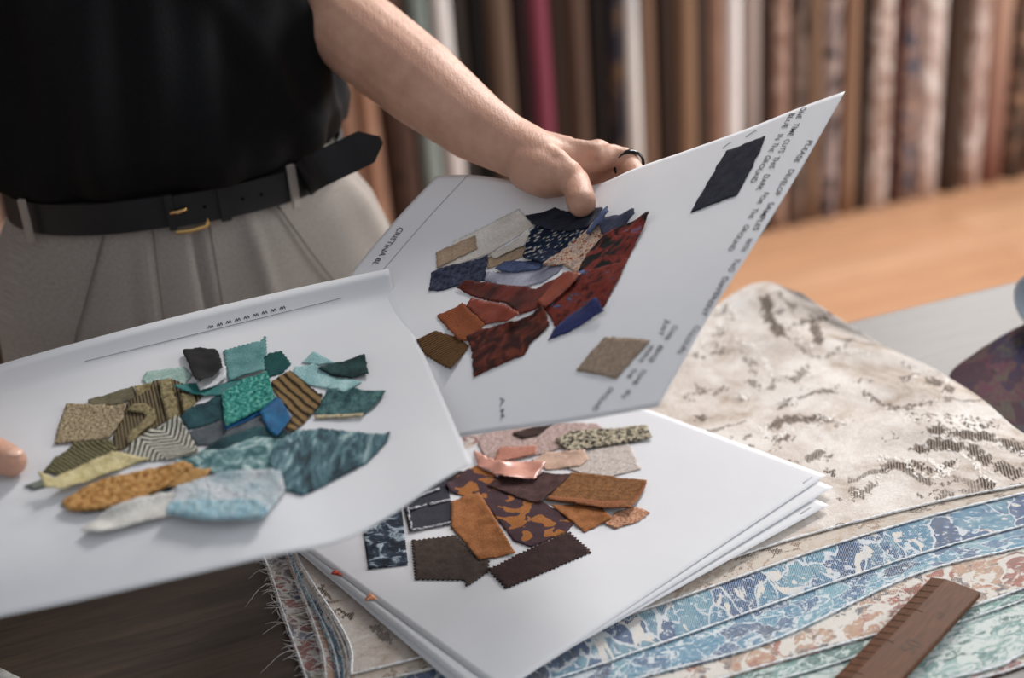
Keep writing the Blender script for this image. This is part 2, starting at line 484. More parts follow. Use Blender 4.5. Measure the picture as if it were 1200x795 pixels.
HID = [((128, 92, 70),), ((70, 50, 42),), ((164, 120, 94), (190, 150, 128)), ((54, 44, 44),), ((184, 172, 164),), ((110, 80, 62),), ((84, 40, 44),), ((150, 112, 86), (96, 72, 60)), ((60, 66, 80),), ((140, 100, 76),)]
HLAB = ['hazel brown roll ending the row of fabric rolls', 'bitter chocolate roll beside the hazel end roll', 'beige speckled roll between a chocolate and a black roll', 'black brown roll beside the beige speckled roll', 'pale grey linen roll beside the black brown roll',
        'walnut brown roll between a pale grey and a wine roll', 'dark wine red roll beside the walnut roll', 'mottled tan roll between a wine red and a steel roll', 'steel blue grey roll beside the mottled tan roll', 'cinnamon brown roll beside the steel blue roll',
        'hazel brown roll beside the cinnamon roll', 'bitter chocolate roll behind the middle of the shirt', 'beige speckled roll behind the middle of the shirt', 'black brown roll behind the belt buckle', 'pale grey linen roll behind the belt buckle']
for k in range(15):
    cc = HID[k % len(HID)]
    ROLLS.append((-112 + 27.4 * k, -112 + 27.4 * (k + 1), [tuple(c) for c in cc], 'plain' if len(cc) == 1 else 'motif', HLAB[k]))
for i, (x0, x1, cols, kind, lab) in enumerate(ROLLS):
    fabric_roll(i, x0, x1, cols, kind, lab, tilt=(-.003 if 'crimson pink' in lab else random.uniform(-.001, .001)))

# ------------------------------------------------------------------ table
def table_wood():
    m = Mat('table_wood', .5, .6)
    v = m.uv(rot=-YAW, coord='Object')
    st = m.n('Mapping', {0: v, 'Scale': (1.0, 9, 1)}).outputs[0]
    n1 = m.noise(st, 5, 6, .6, .9); n2 = m.noise(m.n('Mapping', {0: v, 'Scale': (4, 120, 1)}).outputs[0], 4, 4, .6)
    c1 = m.ramp(n1, [(.3, C(40, 30, 23)), (.5, C(54, 42, 33)), (.7, C(66, 52, 42))])
    g = m.ramp(n2, [(.35, (.72, .70, .68, 1)), (.62, (1.05, 1.05, 1.05, 1))])
    m.color(m.mix(1.0, c1, g, 'MULTIPLY'))
    m.bump(n2, .0006, .5)
    return m.m
TE = hitz(1000, 376, TAB_Z)
MT = Matrix(((DX[0], DY[0], 0, TE[0]), (DX[1], DY[1], 0, TE[1]), (0, 0, 1, 0), (0, 0, 0, 1)))
tb = empty('work_table', tuple(TE + DX * 0 - DY * .5 + UPV * -TAB_Z))
wood = table_wood()
bm = bmesh.new(); bm_box(bm, -1.35, 1.15, -1.0, 0.0, TAB_Z - .04, TAB_Z, MT, .003)
bm_obj('tabletop', bm, wood, tb)
for sx in (-1.25, 1.05):
    for sy in (-.92, -.08):
        bm = bmesh.new(); bm_box(bm, sx - .035, sx + .035, sy - .035, sy + .035, 0, TAB_Z - .04, MT, .003)
        bm_obj('leg', bm, wood, tb)
tag(tb, 'dark brown wood grained work table under the papers and fabrics', 'table')

# ------------------------------------------------------------------ fabrics lying on the table
def jacq(name, ground, figs, scale=16, stretch=(1, 1, 1), rot=0.0, cover=.5, edge=.05, line=(.62, .58, .56, 1), dist=1.2, grain=900, warp=1.5, speck=.9):
    m = Mat(name, .85, .2, 0, .15)
    v = m.uv(scale=stretch, rot=rot)
    wv = m.n('TexNoise', {'Vector': v, 'Scale': scale * .7, 'Detail': 3}).outputs[1]
    w = m.n('VectorMath', {0: v, 1: m.n('VectorMath', {0: wv, 3: warp / scale}, operation='SCALE').outputs[0]}, operation='ADD').outputs[0]
    de = m.n('TexVoronoi', {'Vector': w, 'Scale': scale}, feature='DISTANCE_TO_EDGE').outputs[0]
    cell = m.n('TexVoronoi', {'Vector': w, 'Scale': scale}).outputs[1]
    cv = m.n('SeparateColor', {0: cell}).outputs[0]
    f = m.math('ADD', m.math('MULTIPLY', cv, .55), m.math('MULTIPLY', m.noise(v, scale * 2.2, 4, .6, dist), .45))
    n = len(figs)
    c = m.ramp(f, [(.18 + .64 * k / n, x) for k, x in enumerate(figs)], 'EASE')
    stripes = m.math('SINE', m.math('MULTIPLY', m.n('SeparateXYZ', {0: m.uv(rot=.5)}).outputs[0], 3200))
    c = m.mix(m.math('MULTIPLY', m.math('GREATER_THAN', m.math('ADD', stripes, m.math('MULTIPLY', m.noise(v, 60, 2), 1.2)), .75), .5), c, line)
    msk = m.noise(v, scale * 1.5, 4, .55, 1.5)
    msk = m.math('GREATER_THAN', msk, cover)
    fine = m.noise(v, 420, 3, .7)
    eg = m.math('MULTIPLY', m.math('LESS_THAN', m.math('ADD', de, m.math('MULTIPLY', fine, .07)), edge + .03), m.math('GREATER_THAN', m.noise(v, scale * 1.1, 3), .44))
    c = m.mix(msk, c, ground)
    spk = m.math('GREATER_THAN', m.noise(m.n('Mapping', {0: v, 'Scale': (1, 2.2, 1), 'Rotation': (0, 0, .5)}).outputs[0], scale * 5, 5, .62, 1.2), .585)
    c = m.mix(m.math('MULTIPLY', spk, speck), c, line)
    c = m.mix(eg, c, line)
    g = m.ramp(m.noise(m.uv(), 1100, 3, .7), [(.3, (.70, .70, .70, 1)), (.7, (1.1, 1.1, 1.1, 1))])
    m.color(m.mix(1.0, c, g, 'MULTIPLY'))
    m.bump(m.math('ADD', m.math('MULTIPLY', eg, .5), m.math('ADD', fine, msk)), .0004)
    return m.m
CREAM = C(206, 200, 194); 
blue_a = jacq('blue_leaf_jacquard', CREAM, [C(14, 20, 50), C(16, 62, 108), C(46, 108, 138), C(98, 140, 154), C(14, 56, 104)], 17, (1.6, .7, 1), .25, .60, .03, C(196, 200, 204))
blue_b = jacq('blue_spot_jacquard', C(196, 204, 208), [C(14, 26, 64), C(18, 68, 114), C(48, 116, 146), C(96, 146, 160)], 42, (1.0, 1.4, 1), 0, .58, .03, C(206, 212, 216))
rust_j = jacq('rust_cream_jacquard', C(206, 200, 192), [C(78, 40, 32), C(146, 66, 46), C(176, 138, 110), C(64, 68, 84), C(136, 102, 78)], 24, (1, 1, 1), .2, .52, .03, C(212, 206, 200))
green_a = jacq('green_leaf_jacquard', C(190, 200, 196), [C(16, 48, 42), C(42, 88, 78), C(96, 136, 128)], 40, (.8, 1.6, 1), -.2, .56, .03, C(196, 206, 204))
green_b = jacq('pale_green_jacquard', C(198, 204, 200), [C(28, 70, 60), C(82, 124, 118), C(140, 170, 164)], 46, (.7, 1.6, 1), .1, .50, .02, C(204, 210, 208))
multi = jacq('multicolour_jacquard', C(196, 190, 184), [C(40, 46, 72), C(140, 52, 40), C(60, 60, 56), C(166, 150, 120), C(54, 66, 104)], 38, (1, 1, 1), 0, .55, .06, C(204, 200, 196))
purple = jacq('plum_velvet_jacquard', C(56, 34, 52), [C(30, 16, 24), C(86, 28, 58), C(76, 68, 58), C(22, 26, 70), C(56, 22, 44)], 26, (1, 1, 1), .3, .66, -.03, C(84, 72, 66), 2.4, warp=2.2, speck=.25)

def beige_mat():
    m = Mat('beige_damask', .8, .25, 0, .1)
    v = m.uv()
    at = m.n('Attribute', attribute_name='motif').outputs['Fac']
    lt = m.n('Attribute', attribute_name='thread').outputs['Fac']
    n1 = m.noise(v, 14, 5, .6, 1.0); n2 = m.noise(v, 90, 4, .65, .8); n3 = m.noise(v, 420, 3, .7)
    base = m.ramp(m.math('ADD', m.math('MULTIPLY', n1, .75), m.math('MULTIPLY', n2, .25)),
                  [(.34, C(164, 148, 134)), (.45, C(194, 181, 171)), (.60, C(218, 211, 205))])
    hs = m.math('SINE', m.math('ADD', m.math('MULTIPLY', m.n('SeparateXYZ', {0: m.uv(rot=.7)}).outputs[0], 2300), m.math('MULTIPLY', n2, 6)))
    dk = m.ramp(m.math('ADD', m.math('MULTIPLY', hs, .25), m.math('ADD', m.math('MULTIPLY', n3, .6), m.math('MULTIPLY', n2, .3))),
                [(.30, C(44, 38, 36)), (.50, C(92, 78, 68)), (.74, C(168, 150, 136))])
    # scattered small figures all over the cloth besides the large motifs
    w = m.n('VectorMath', {0: v, 1: m.n('VectorMath', {0: m.n('TexNoise', {'Vector': v, 'Scale': 30, 'Detail': 3}).outputs[1], 3: .035}, operation='SCALE').outputs[0]}, operation='ADD').outputs[0]
    ring = m.n('TexWave', {'Vector': w, 'Scale': 9, 'Distortion': 5, 'Detail': 3, 'Detail Scale': 2.2}, wave_type='RINGS').outputs[1]
    few = m.math('MULTIPLY', m.math('GREATER_THAN', ring, .94), m.math('GREATER_THAN', m.noise(v, 11, 3), .57))
    k = m.math('ADD', m.math('MULTIPLY', at, m.math('ADD', -.05, m.math('ADD', m.math('MULTIPLY', n2, 1.1), m.math('MULTIPLY', n3, .9)))), m.math('MULTIPLY', few, m.math('MULTIPLY', n3, .75)))
    k = m.math('MINIMUM', m.math('MULTIPLY', m.math('GREATER_THAN', k, .30), m.math('ADD', k, .30)), 1.0)
    c = m.mix(k, base, dk)
    c = m.mix(m.math('GREATER_THAN', m.math('MULTIPLY', lt, m.math('ADD', .5, n3)), .5), c, C(224, 218, 212))
    g = m.ramp(n3, [(.3, (.80, .80, .80, 1)), (.7, (1.06, 1.06, 1.06, 1))])
    m.color(m.mix(1.0, c, g, 'MULTIPLY'))
    m.bump(m.math('ADD', m.math('ADD', n3, m.math('MULTIPLY', lt, 1.0)), m.math('MULTIPLY', k, -.6)), .0006)
    return m.m
fringe_m = plain('loose_threads', C(206, 202, 200), .8, .2)

def table_surf(front, back, left, right, z, W, H, bump=None):
    def cv(c): return [hitz(p[0], p[1], z + (p[2] if len(p) > 2 else 0)) for p in c]
    return Surf(cv(front), cv(back), cv(left), cv(right), W, H, bump)
def fringe(parent, surf, n, length, edge='left', seed=0, v0=0., v1=1.):
    r = np.random.default_rng(seed); parts = []
    for _ in range(n):
        t = r.uniform(v0, v1)
        u, v, du = (0.0, t, -1) if edge == 'left' else (t, 0.0, 0)
        p0 = surf.at(np.array([u + .004]), np.array([v]))[0]
        p1 = surf.at(np.array([.05]), np.array([v]))[0] if edge == 'left' else surf.at(np.array([u]), np.array([.05]))[0]
        d = p0 - p1; d /= np.linalg.norm(d)
        L = length * r.uniform(.1, 1.0) ** 1.7
        sd = np.cross(d, UPV) * r.normal(0, .8)
        q = [p0 + UPV * .0002, p0 + (d + sd * .5) * L * .5 + UPV * r.uniform(-.0005, .0025), p0 + (d + sd) * L + UPV * (-r.uniform(0, .001))]
        q = [np.array([a[0], a[1], max(a[2], TAB_Z + .0006)]) for a in q]
        parts.append(tube_vf(spline(q, 6), [.00024, .00022, .0002, .00018, .00016, .00012], 4))
    v, f = join_vf(parts)
    o = link('fringe', mesh_from(v, f), fringe_m, parent)
    return tag(o, kind='stuff')
def hem(parent, surf, mat, rad=.0011, edges=('front', 'left')):
    for e in edges:
        t = np.linspace(0.002, .998, 260)
        u, v = (t, np.full_like(t, .004)) if e == 'front' else (np.full_like(t, .004), t)
        tube('selvedge', surf.at(u, v, -.0004 + RNG.normal(0, .00012, 260)), rad * RNG.uniform(.6, 1.25, 260), mat, parent, 6)
selv = plain('selvedge_thread', C(214, 216, 218), .9, .1, var=.3, vscale=260)
def wav(a, fu, fv, p=0.0):
    return lambda u, v: a * np.sin(u * fu + p) * np.sin(v * fv + 1.3 * p) 
def cloth_on_table(name, front, back, left, right, z, W, H, mat, label, nu=150, nv=60, th=.0013, hems=('front', 'left'), bump=None, fr=0):
    s = table_surf(front, back, left, right, z, W, H, bump)
    o = link(name, shell(s, nu, nv, th, name), mat)
    tag(o, label, 'fabric', 'fabric samples piled on the table')
    if hems: hem(o, s, selv, edges=hems)
    if fr: fringe(o, s, fr, .022, 'left', int(z * 1e5) % 97)
    return o, s
BK = [(330, 585), (560, 520), (900, 510), (1222, 536)]
cloth_on_table('fabric_sample', [(357, 797), (700, 860), (1145, 797), (1290, 728)], [(250, 560), (500, 505), (900, 500), (1240, 548)],
               [(357, 797), (330, 722), (304, 650), (250, 560)], [(1290, 728), (1270, 640), (1240, 548)], TAB_Z + .0020, .85, .5, multi,
               'multicoloured jacquard sample with loose threads, lowest of the fabric pile', fr=170)
cloth_on_table('fabric_sample', [(640, 860), (900, 840), (1145, 789), (1200, 767), (1290, 735)], [(560, 640), (800, 560), (1000, 510), (1250, 552)],
               [(640, 860), (600, 750), (560, 640)], [(1290, 735), (1280, 640), (1250, 552)], TAB_Z + .0038, .6, .35, green_b,
               'pale green leaf jacquard sample under the wooden ruler', hems=('front',))
cloth_on_table('fabric_sample', [(640, 840), (900, 800), (1105, 736), (1200, 704), (1290, 672)], [(560, 640), (800, 560), (1000, 510), (1250, 552)],
               [(640, 840), (600, 750), (560, 640)], [(1290, 672), (1280, 612), (1250, 552)], TAB_Z + .0056, .6, .33, green_a,
               'dark green leaf jacquard sample edge beside the wooden ruler', hems=('front',))
cloth_on_table('fabric_sample', [(380, 812), (650, 845), (900, 780), (1127, 715), (1200, 690), (1290, 658)], BK[:],
               [(380, 812), (371, 751), (332, 645), (320, 590), (330, 585)], [(1290, 658), (1262, 600), (1222, 536)], TAB_Z + .0074, .8, .4, rust_j,
               'cream and rust jacquard sample below the blue samples', fr=110)
cloth_on_table('fabric_sample', [(398, 825), (600, 838), (760, 793), (907, 751), (1072, 674), (1200, 641), (1290, 618)], BK[:],
               [(398, 825), (384, 752), (338, 650), (330, 585)], [(1290, 618), (1262, 580), (1222, 536)], TAB_Z + .0092, .8, .36, blue_b,
               'blue sample with small white speckled leaves, lower of two blue samples')
cloth_on_table('fabric_sample', [(402, 818), (600, 808), (760, 760), (965, 687), (1090, 646), (1200, 616), (1290, 594)], BK[:],
               [(402, 818), (392, 752), (341, 650), (330, 585)], [(1290, 594), (1262, 568), (1222, 536)], TAB_Z + .0110, .8, .34, blue_a,
               'blue leaf jacquard sample with navy patches, upper of two blue samples')

MOT = []
def beige():
    z = TAB_Z + .0146
    def bump(u, v):
        k = np.clip((u - .68) / .2, 0, 1) * np.clip(v / .25, 0, 1)
        return k * (.0022 * (1 + np.sin(u * 31 + v * 9) * np.sin(v * 17 + 1)) + .0026 * (1 + np.sin(u * 17 - v * 12 + 2)))
    s = table_surf([(408, 792), (490, 772), (650, 728), (780, 682), (921, 635), (1090, 591), (1200, 569), (1285, 549)],
                   [(395, 600), (520, 545, .004), (650, 480, .006), (770, 408, .018), (850, 352, .031), (895, 333, .037), (940, 345, .034)],
                   [(408, 792), (402, 747), (345, 652), (350, 610), (395, 600)],
                   [(1285, 549), (1200, 509), (1115, 451), (1060, 420, .003), (1000, 388, .012), (940, 345, .034)], z, .80, .40, bump)
    s.zmin = z
    nu, nv = 430, 250
    me = shell(s, nu, nv, .0014, 'fabric_sample')
    o = link('fabric_sample', me, beige_mat())
    tag(o, 'large beige damask fabric with brown and black scrolls, topmost of the pile', 'fabric', 'fabric samples piled on the table')
    # woven motifs: strokes lying on the cloth
    dark = [([(1064, 486), (1110, 488), (1165, 495)], 2.2, .8), ([(1090, 505), (1105, 505)], 7, 1.0), ([(1120, 508), (1158, 512)], 8, 1.0),
            ([(1072, 526), (1085, 528)], 6, .9), ([(1096, 520), (1120, 524)], 9, 1.1), ([(1138, 527), (1156, 540)], 8, 1.0), ([(1120, 541), (1092, 552), (1070, 541)], 4, .9),
            ([(1038, 548), (1052, 546), (1088, 566)], 7, .55), ([(998, 572), (1006, 582), (1024, 568)], 6, .5), ([(1150, 563), (1158, 570)], 7, 1.0), ([(1172, 548), (1192, 556)], 9, 1.0),
            ([(1120, 560), (1150, 575), (1110, 578)], 10, .35), ([(1014, 461), (1035, 474), (1057, 479), (1093, 470)], 3, .7), ([(1057, 443), (1060, 444)], 5, .9), ([(1088, 446), (1098, 449)], 5, .9), ([(1110, 456), (1116, 458)], 5, .8),
            ([(905, 500), (920, 492), (938, 492)], 7, .75), ([(945, 492), (960, 490)], 4, 1.0), ([(912, 516), (925, 512)], 5, .7), ([(945, 538), (965, 530)], 6, .6), ([(968, 552), (976, 556)], 4, 1.0),
            ([(897, 350), (902, 372), (914, 390)], 7, .9), ([(912, 345), (930, 360)], 5, .5), ([(951, 374), (960, 402)], 5, .95), ([(940, 378), (968, 372)], 4, .7), ([(905, 378), (918, 386)], 5, .9), ([(870, 420), (890, 428)], 3, .4), ([(815, 489), (823, 491)], 4, 1.0),
            ([(880, 448), (890, 455)], 5, .45), ([(840, 415), (870, 412), (885, 440)], 3, .45), ([(925, 395), (960, 420), (1000, 398)], 3, .5), ([(1180, 520), (1200, 528)], 9, .9), ([(815, 450), (830, 462), (850, 455)], 4, .45),
            ([(870, 530), (880, 524)], 4, .6), ([(940, 455), (960, 462), (985, 452)], 2.5, .4), ([(1195, 566), (1150, 580), (1090, 594)], 1.6, .8), ([(372, 720), (385, 728)], 4, 1.0), ([(395, 715), (412, 724)], 4, 1.0), ([(440, 735), (455, 750)], 9, .45), ([(375, 690), (385, 700)], 5, .8)]
    rr_ = random.Random(11)
    for _ in range(46):
        x = rr_.uniform(800, 1230); y = rr_.uniform(352, 600); sc = rr_.uniform(7, 17); a0 = rr_.uniform(0, 6.28); sg = rr_.choice((-1, 1)); tn = rr_.uniform(2.0, 4.4)
        sp = [(x + sc * (1 - .8 * k / 7) * math.cos(a0 + sg * tn * k / 7) * 1.5, y + sc * (1 - .8 * k / 7) * math.sin(a0 + sg * tn * k / 7) * .62) for k in range(8)]
        dark.append((sp, rr_.uniform(1.3, 2.6), rr_.uniform(.38, .62)))
        MOT.append(([(px_, py_ - 2.6) for px_, py_ in sp], 1.2))
    dashes = [([(1072 + 13 * k, 493 + 1.1 * k), (1077 + 13 * k, 493.5 + 1.1 * k)], 2, 1.0) for k in range(8)]
    light = [([(1060, 492), (1120, 492), (1170, 500)], 1.6), ([(1085, 511), (1115, 514), (1145, 520), (1175, 524), (1200, 532)], 1.8), ([(1062, 540), (1075, 556), (1100, 558), (1120, 548)], 2.2),
             ([(1115, 528), (1140, 540), (1150, 556), (1165, 566)], 2.0), ([(1020, 470), (1050, 484), (1098, 472), (1108, 456)], 1.8), ([(1090, 540), (1104, 550)], 1.6), ([(1030, 560), (1040, 550)], 1.5), ([(895, 505), (905, 515), (925, 505), (945, 500)], 1.5),
             ([(905, 345), (920, 365), (935, 395), (965, 410)], 2.0), ([(860, 395), (885, 410), (905, 440)], 2.0), ([(1145, 545), (1165, 556), (1170, 545), (1150, 534)], 1.6)]
    pj = proj(s.at(*[a.ravel() for a in np.meshgrid(np.linspace(0, 1, nu), np.linspace(0, 1, nv))]))
    wx = 2.6 * np.sin(pj[:, 0] * .41 + 1.7 * np.sin(pj[:, 1] * .33)) + 1.8 * np.sin(pj[:, 0] * .93 + pj[:, 1] * .71)
    wy = 1.8 * np.sin(pj[:, 1] * .57 + 1.9 * np.sin(pj[:, 0] * .29)) + 1.2 * np.sin(pj[:, 1] * 1.1 - pj[:, 0] * .83)
    pj = pj + np.stack([wx, wy], -1)
    def field(strokes, soft):
        f = np.zeros(len(pj))
        for st in strokes:
            pts, w = st[0], st[1]; k = st[2] if len(st) > 2 else 1.0
            c = spline([np.array(p, float) for p in pts], 24)
            lo, hi = c.min(0) - 4 * w, c.max(0) + 4 * w
            idx = np.where(((pj > lo) & (pj < hi)).all(1))[0]
            if not len(idx): continue
            d2 = ((pj[idx][:, None] - c[None]) ** 2 * np.array([1.0, 2.0])).sum(-1).min(1)
            f[idx] = np.maximum(f[idx], k * np.exp(-(d2 / (w * w)) ** soft))
        return f
    for nm, st, soft in (('motif', dark + dashes, 1.2), ('thread', light + MOT[::2], 1.5)):
        f = field(st, soft)
        a = me.attributes.new(nm, 'FLOAT', 'POINT'); a.data.foreach_set('value', np.r_[f, f])
    hem(o, s, selv, .0011, ('front', 'left'))
    fringe(o, s, 45, .012, 'left', 5, 0, .6)
    return o, s
bo, bsurf = beige()
cloth_on_table('fabric_sample', [(405, 806), (500, 786), (650, 746), (771, 710), (958, 645), (1090, 605), (1200, 578), (1288, 557)], BK[:],
               [(405, 806), (396, 750), (343, 650), (330, 585)], [(1288, 557), (1258, 548), (1222, 536)], TAB_Z + .0128, .8, .33, 
               jacq('brown_beige_jacquard', C(196, 184, 172), [C(70, 56, 48), C(150, 126, 108), C(190, 172, 156)], 40, (1, 1, 1), 0, .5, .04, C(200, 190, 180)),
               'beige brown jacquard sample showing a thin edge under the damask')

# plum cloth and paper roll at the far end of the table
po, psurf = cloth_on_table('fabric_sample', [(1150, 490), (1200, 530), (1300, 560)], [(1150, 408, .016), (1200, 380, .024), (1290, 345, .024)],
               [(1150, 490), (1112, 443, .003), (1150, 408, .016)], [(1300, 560), (1310, 440, .01), (1290, 345, .024)], TAB_Z + .0075, .22, .2, purple,
               'plum velvet jacquard with navy and olive patches beside the damask', nu=50, nv=40, hems=None)
# white paper roll lying at the far end
def paper_roll():
    c = hitz(1217, 414, TAB_Z + .0)
    root_pts = []
    ax = DX * .9 + DY * .3; ax /= np.linalg.norm(ax); sd = np.cross(UPV, ax)
    R = .036; cz = c + UPV * (R + .001 + .028)
    n, m_ = 90, 10
    th = np.linspace(0, 4.6 * np.pi, n); rr = R * (1 - .07 * th / th[-1])
    V, F = [], []
    for k in range(m_):
        o = cz + ax * (-.005 + .24 * k / (m_ - 1))
        V.append(o + rr[:, None] * (np.cos(th)[:, None] * sd + np.sin(th)[:, None] * UPV))
        V.append(o + (rr - .0012)[:, None] * (np.cos(th)[:, None] * sd + np.sin(th)[:, None] * UPV))
    V = np.vstack(V)
    st = 2 * n
    for k in range(m_ - 1):
        for j in range(n - 1):
            a = k * st + j; F.append((a, a + 1, a + st + 1, a + st)); b = a + n; F.append((b, b + st, b + st + 1, b + 1))
    for j in range(n - 1):
        F.append((j, n + j, n + j + 1, j + 1)); e = (m_ - 1) * st; F.append((e + j, e + j + 1, e + n + j + 1, e + n + j))
    o = link('paper_roll', mesh_from(V, F), plain('blueish_paper', C(214, 222, 232), .7, .2))
    tag(o, 'end of a rolled bluish white paper lying on the plum velvet', 'paper roll')
paper_roll()

# ------------------------------------------------------------------ sample sheets with swatches
def sheet(name, surf, label, th=.0003, nu=60, nv=46, cat='paper sheet', group=None):
    c = surf.at(np.array([.5]), np.array([.5]))[0]
    root = empty(name, tuple(c))
    link('paper', shell(surf, nu, nv, th, 'paper'), M['paper'], root)
    return tag(root, label, cat, group)
def inside(poly, q):
    x, y = q[:, 0], q[:, 1]; r = np.zeros(len(q), bool)
    for k in range(len(poly)):
        (x0, y0), (x1, y1) = poly[k - 1], poly[k]
        c = ((y0 > y) != (y1 > y)) & (x < (x1 - x0) * (y - y0) / (y1 - y0 + 1e-15) + x0)
        r ^= c
    return r
def swatch(root, surf, pts, mat, label=None, th=.0007, zig=0.0, lift=None, fuzz=0.0, step=.0026, name='fabric_swatch', parent=None, rot=None, over=True):
    px = np.array([p[:2] for p in pts], float)
    lf = np.array([(p[2] if len(p) > 2 else 0.0) for p in pts])
    u, v = surf.inv(px)
    field = surf.draped() if over else surf.hf
    for _ in range(2):
        h = surf.hsample(field, u, v) + lf + th + .0003
        u, v = surf.inv(px, h)
    S = np.array([surf.W, surf.H])
    poly = np.stack([u, v], -1) * S
    per = []; 
    for k in range(len(poly)):
        a, b = poly[k], poly[(k + 1) % len(poly)]
        L = np.linalg.norm(b - a); n = max(2, int(L / (.0021 if zig else .0022)))
        d = (b - a) / (L + 1e-9); nr = np.array([-d[1], d[0]])
        for j in range(n):
            t = j / n
            o = 0.0 if j == 0 else ((zig * 1.5 if j % 2 else -zig * 1.5) if zig else RNG.normal(0, .00035))
            per.append(a + (b - a) * t + nr * o)
    per = np.array(per)
    lo, hi = per.min(0), per.max(0)
    gx, gy = np.meshgrid(np.arange(lo[0] + step / 2, hi[0], step), np.arange(lo[1] + step / 2, hi[1], step))
    g = np.stack([gx.ravel(), gy.ravel()], -1) + RNG.normal(0, step * .1, (gx.size, 2))
    if len(g):
        g = g[inside(per, g)]
    if len(g):
        dd = np.sqrt(((g[:, None] - per[None]) ** 2).sum(-1)).min(1); g = g[dd > step * .45]
    pts2 = np.vstack([per, g]) if len(g) else per
    n = len(per)
    vo, eo, fo, *_ = delaunay_2d_cdt([Vector(p) for p in pts2], [(k, (k + 1) % n) for k in range(n)], [], 1, 1e-7)
    q = np.array([tuple(x) for x in vo]); uu, vv = q[:, 0] / surf.W, q[:, 1] / surf.H
    w = 1 / (((q[:, None] - poly[None]) ** 2).sum(-1) + 1e-7) ** 1.0
    l = (w * lf[None]).sum(1) / w.sum(1)
    h = surf.hsample(field, uu, vv) + l
    ph = RNG.uniform(0, 6, 3)
    h = h + .0003 * (1 + np.sin(q[:, 0] * 260 + ph[0]) * np.sin(q[:, 1] * 230 + ph[1]))
    if fuzz: h = h + RNG.uniform(0, fuzz, len(h))
    top = surf.at(uu, vv, h + th + .0002); bot = surf.at(uu, vv, h + .0002)
    N = len(q)
    F = []; ec = {}
    for f in fo:
        f = tuple(f)
        a, b, c = q[f[0]], q[f[1]], q[f[2]]
        if (b[0] - a[0]) * (c[1] - a[1]) - (b[1] - a[1]) * (c[0] - a[0]) < 0: f = f[::-1]
        F.append(f); F.append(tuple(N + i for i in f[::-1]))
        for i in range(len(f)):
            ec[(f[i], f[(i + 1) % len(f)])] = 1
    for (a, b) in list(ec):
        if (b, a) not in ec: F.append((b, a, N + a, N + b))
    ang = rot if rot is not None else math.atan2(*(poly[1] - poly[0])[::-1])
    ca, sa = math.cos(-ang), math.sin(-ang)
    qq = q - poly[0]
    uv = np.stack([qq[:, 0] * ca - qq[:, 1] * sa, qq[:, 0] * sa + qq[:, 1] * ca], -1) + RNG.uniform(0, 1, 2)
    o = link(name, mesh_from(np.vstack([top, bot]), F, np.vstack([uv, uv])), mat, parent or root)
    if label: o['label'] = label
    gu, gv = np.meshgrid(np.linspace(0, 1, surf.NU), np.linspace(0, 1, surf.NV))
    cells = np.stack([gu.ravel() * surf.W, gv.ravel() * surf.H], -1)
    m = inside(per, cells).reshape(gu.shape)
    surf.hf = np.where(m, np.maximum(surf.hf, field + th + .0006 + fuzz), surf.hf)
    return o
def writing(root, surf, text, p0, p1, hpx, mat, name='handwriting', wob=.06, h=.0005, label=None):
    cu = bpy.data.curves.new('t', 'FONT'); cu.body = text; cu.size = 1.0; cu.offset = .004; cu.resolution_u = 3
    to = bpy.data.objects.new('t', cu); col.objects.link(to)
    dg = bpy.context.evaluated_depsgraph_get()
    me = to.evaluated_get(dg).to_mesh()
    V = np.array([tuple(v.co[:2]) for v in me.vertices]); Fc = [tuple(p.vertices) for p in me.polygons]
    to.evaluated_get(dg).to_mesh_clear()
    bpy.data.objects.remove(to); bpy.data.curves.remove(cu)
    wdt = V[:, 0].max()
    u, v = surf.inv(np.array([p0, p1], float), h)
    e = 1e-3
    um, vm = u.mean(), v.mean()
    A = np.array([um]); B = np.array([vm])
    Ju = (surf.at(A + e, B)[0] - surf.at(A, B)[0]) / e; Jv = (surf.at(A, B + e)[0] - surf.at(A, B)[0]) / e
    G = np.array([[Ju @ Ju, Ju @ Jv], [Ju @ Jv, Jv @ Jv]])
    d = np.array([u[1] - u[0], v[1] - v[0]])
    L = math.sqrt(d @ G @ d)
    n = np.array([-(G @ d)[1], (G @ d)[0]]); n /= math.sqrt(n @ G @ n)
    if np.cross(np.append(d, 0), np.append(n, 0))[2] < 0: n = -n
    sc = hpx * 1.33 / FPX * 1.25
    x = V[:, 0] / wdt; 
    y = V[:, 1] + wob * np.sin(V[:, 0] * 2.1 + len(text)) + V[:, 1] * .12 * np.sin(V[:, 0] * 3.7)
    q = np.array([u[0], v[0]]) + x[:, None] * d + (y * sc)[:, None] * n
    vv = surf.at(q[:, 0], q[:, 1], h)
    o = link(name, mesh_from(vv, Fc), mat, root, False)
    if label: o['label'] = label
    return o
def stroke(root, surf, pts, rad, mat, name='ruled_line', h=.0004):
    c = spline([np.array(p, float) for p in pts], 40)
    u, v = surf.inv(c)
    return tube(name, surf.at(u, v, h), rad, mat, root, 5)

